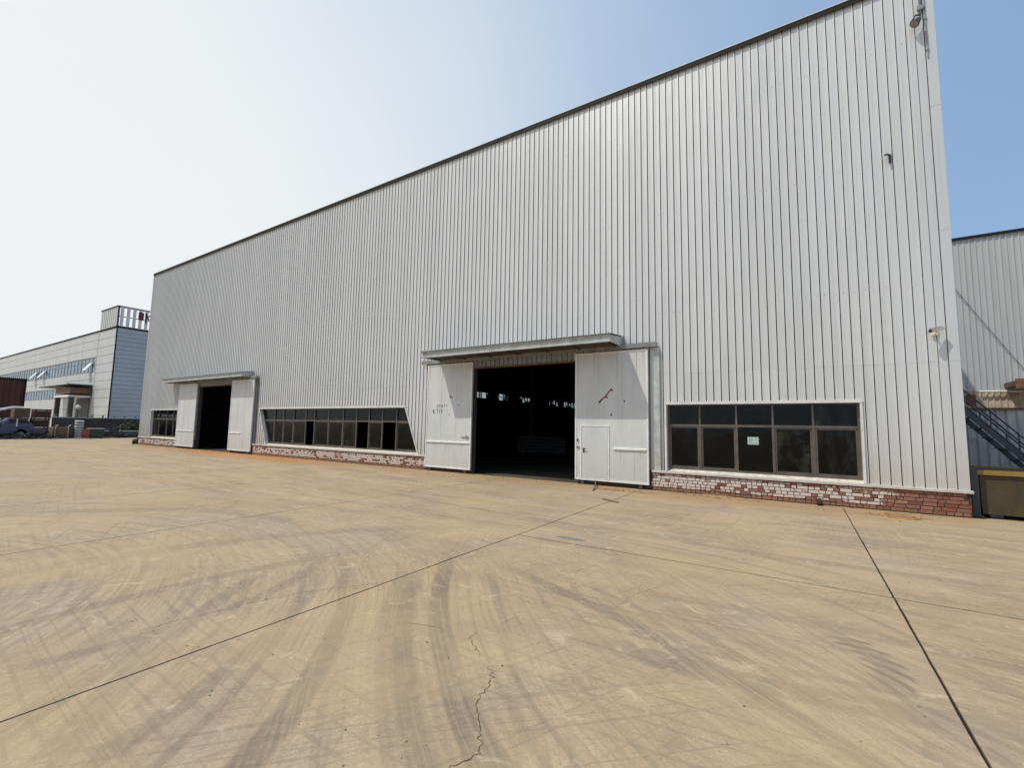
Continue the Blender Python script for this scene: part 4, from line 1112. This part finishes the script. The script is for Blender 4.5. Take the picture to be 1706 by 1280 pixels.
b = MB(); b.tube([(.3, -3.0, 1.9), (.35, .2, 2.38), (.3, 1.1, 2.66), (.3, 1.7, 2.66)], [.10, .10, .09, .08], 8); b.build('chute_boom', 'white', TR)
for y in (-3.7, -2.7, 1.6):
    for x0, x1 in ((-.9, -.62), (.62, .9)):
        w_ = MB().tube([(x0, y, .42), (x1, y, .42)], .42, 18).build('wheel', 'black', TR)
        MB().tube([(x0-.004, y, .42), (x1+.004, y, .42)], .2, 12).build('wheel_rim', 'under', w_)

def crate(x, y, w_, d_, h_, z, lab, mat='wood', n=5):
    c = thing('crate', lab, 'crate', 'crates along the left edge of the yard', (x, y, z))
    for i in range(n):
        zz = i*h_/n
        b = MB(); b.box(w_/2-.04, w_/2, -d_/2, d_/2, zz+.015, zz+h_/n-.015); b.build('slat', mat, c)
        b = MB(); b.box(-w_/2+.041, w_/2-.041, -d_/2, -d_/2+.04, zz+.015, zz+h_/n-.015); b.build('slat', mat, c)
    b = MB()
    for sx in (-1, 1):
        for sy in (-1, 1): b.box(sx*(w_/2-.09)-.045, sx*(w_/2-.09)+.045, sy*(d_/2-.09)-.045, sy*(d_/2-.09)+.045, 0, h_)
    b.build('corner_post', mat, c)
    MB().box(-w_/2+.10, w_/2-.06, -d_/2+.06, d_/2-.06, .02, h_*.8).build('contents', 'rust', c)
    return c
crate(-58.6, 10.55, 1.2, 1.0, .95, 0, 'bottom timber crate of the left stack behind the blue truck')
crate(-58.6, 10.55, 1.2, 1.0, .85, .95, 'middle timber crate of the left stack behind the blue truck')
crate(-58.6, 10.60, 1.2, 1.0, .85, 1.80, 'top timber crate of the left stack behind the blue truck')
crate(-58.6, 11.85, 1.2, 1.1, .95, 0, 'bottom dark red crate of the right stack behind the blue truck', 'maroon')
crate(-58.6, 11.85, 1.2, 1.1, .85, .95, 'middle dark red crate of the right stack behind the blue truck', 'maroon')
crate(-58.6, 11.90, 1.2, 1.1, .80, 1.80, 'top dark red crate of the right stack behind the blue truck', 'maroon')
crate(-56.2, 14.43, .6, .45, .85, 0, 'narrow red crate beside the stack of pale rings', 'redpaint', 4)
tb = thing('timber_bin', 'brown timber bin with two pale curled straps near the left edge of the yard', 'bin', loc=(-56.4, 12.75, 0))
MB().box(-.6, .6, -.55, .55, .08, 1.0).build('bin_body', 'wood', tb)
for y in (-.42, .42): MB().tube([(.62, y, .1), (.66, y, .7), (.62, y, 1.02), (.5, y+.18, 1.2), (.3, y+.05, 1.1)], .035, 6).build('strap', 'tan', tb)
MB().box(-.5, .5, -.6, .6, 0, .079).build('skid', 'steel_dark', tb)
db = thing('drum', 'dark green drum beside the timber bin in the left distance', 'drum', loc=(-56.3, 13.45, 0))
MB().tube([(0, 0, 0), (0, 0, .95)], .27, 14).build('drum_body', 'green', db)
for z_ in (.3, .62): MB().tube([(0, 0, z_), (0, 0, z_+.03)], .285, 14).build('hoop', 'green', db)
rs = thing('ring_stack', 'tall stack of pale concrete rings in the left distance', 'ring stack', loc=(-56.2, 13.98, 0))
for i in range(7): MB().tube([(0, 0, .02+i*.24), (0, 0, .06+i*.24), (0, 0, .16+i*.24), (0, 0, .20+i*.24)], [.27, .33, .33, .27], 16).build('ring', 'panel', rs)
gc = thing('steel_cabinet', 'dark green steel cabinet with a pale lid near the left corner of the warehouse', 'cabinet', loc=(-56.4, 15.25, 0))
MB().box(-.4, .4, -.52, .52, .06, .86).build('cabinet_body', 'green', gc)
MB().box(-.44, .44, -.56, .56, .861, .92).build('lid', 'panel', gc); MB().box(.401, .415, -.01, .01, .1, .82).build('door_gap', 'black', gc)
MB().box(-.35, .35, -.45, .45, 0, .059).build('plinth', 'black', gc)
sc_ = thing('pipe_bundle', 'bundle of grey pipes lying in front of the grey boundary wall', 'pipes', loc=(-58.5, 17.5, 0))
random.seed(2)
for i in range(9): MB().tube([(.25*(i % 3), -2.2, .14+.22*(i//3)), (.25*(i % 3)+random.uniform(-.1, .1), 2.2, .14+.22*(i//3))], .1, 10).build('pipe', 'under', sc_)
# scrub in front of the wall
def scrub(x, y, rx, ry, h, n, lab, seed):
    random.seed(seed); b = MB()
    for _ in range(n):
        a = random.uniform(0, 6.28); r = random.random()**.5; u = random.random()
        cx, cy, cz = x+math.cos(a)*r*rx, y+math.sin(a)*r*ry, u*h*(1-.5*r)
        s = random.uniform(.05, .12); d = Vector((random.gauss(0, 1), random.gauss(0, 1), random.gauss(0, 1))).normalized()
        e = d.cross(Vector((0, 0, 1))).normalized(); c = Vector((cx, cy, cz))
        b.add([c-d*s, c+e*s*.5, c+d*s, c-e*s*.5], [(0, 1, 2, 3)])
    o = b.build('shrub', 'leaf', None, fix=False); tag(o, lab, 'shrub', 'shrubs at the left yard edge'); return o
scrub(-59.3, 19.6, .9, 2.2, 2.0, 5200, 'dark scrubby shrub against the grey wall left of the warehouse corner', 31)
scrub(-59.6, 22.6, .9, 1.6, 1.9, 3600, 'dark shrub partly hidden behind the warehouse left corner', 32)
scrub(-41.35, 13.75, .3, .45, .55, 500, 'small dark weed growing at the left brick corner of the warehouse', 33)
# low heaps of dark scrap in front of the wall
def scrap(x, y, rx, ry, h, n, lab, seed):
    random.seed(seed); b = MB()
    for _ in range(n):
        a = random.uniform(0, 6.28); r_ = random.random()**.5
        c = Vector((x + math.cos(a)*r_*rx, y + math.sin(a)*r_*ry, random.random()*h*(1.05-r_) + .03))
        d = Vector((random.gauss(0, 1), random.gauss(0, 1.6), random.gauss(0, .5))).normalized() * random.uniform(.12, .5)
        b.bar(c-d, c+d, random.uniform(.03, .12), random.uniform(.02, .08))
    for i, v in enumerate(b.v): b.v[i] = (v[0], v[1], max(v[2], .0))
    o = b.build('scrap_heap', 'steel_dark', None); tag(o, lab, 'scrap heap', kind='stuff')
scrap(-55.6, 10.6, .9, 2.6, .75, 190, 'dark scrap lying in front of the faded blue truck', 41)
scrap(-57.6, 16.9, 1.0, 1.6, .9, 170, 'dark scrap heap beside the dark green cabinet', 42)
scrap(-57.9, 19.6, .9, 1.5, .8, 150, 'dark scrap heap in front of the scrubby shrub', 43)
scrap(-57.2, 12.9, .7, 1.2, 1.2, 120, 'dark scrap piled behind the timber bin', 44)
# low kerb where the yard ends
tag(MB().box(-59.6, -59.2, -6, 26, -.02, .12).build('kerb', 'sill'), 'low pale kerb along the far left edge of the yard', kind='structure')
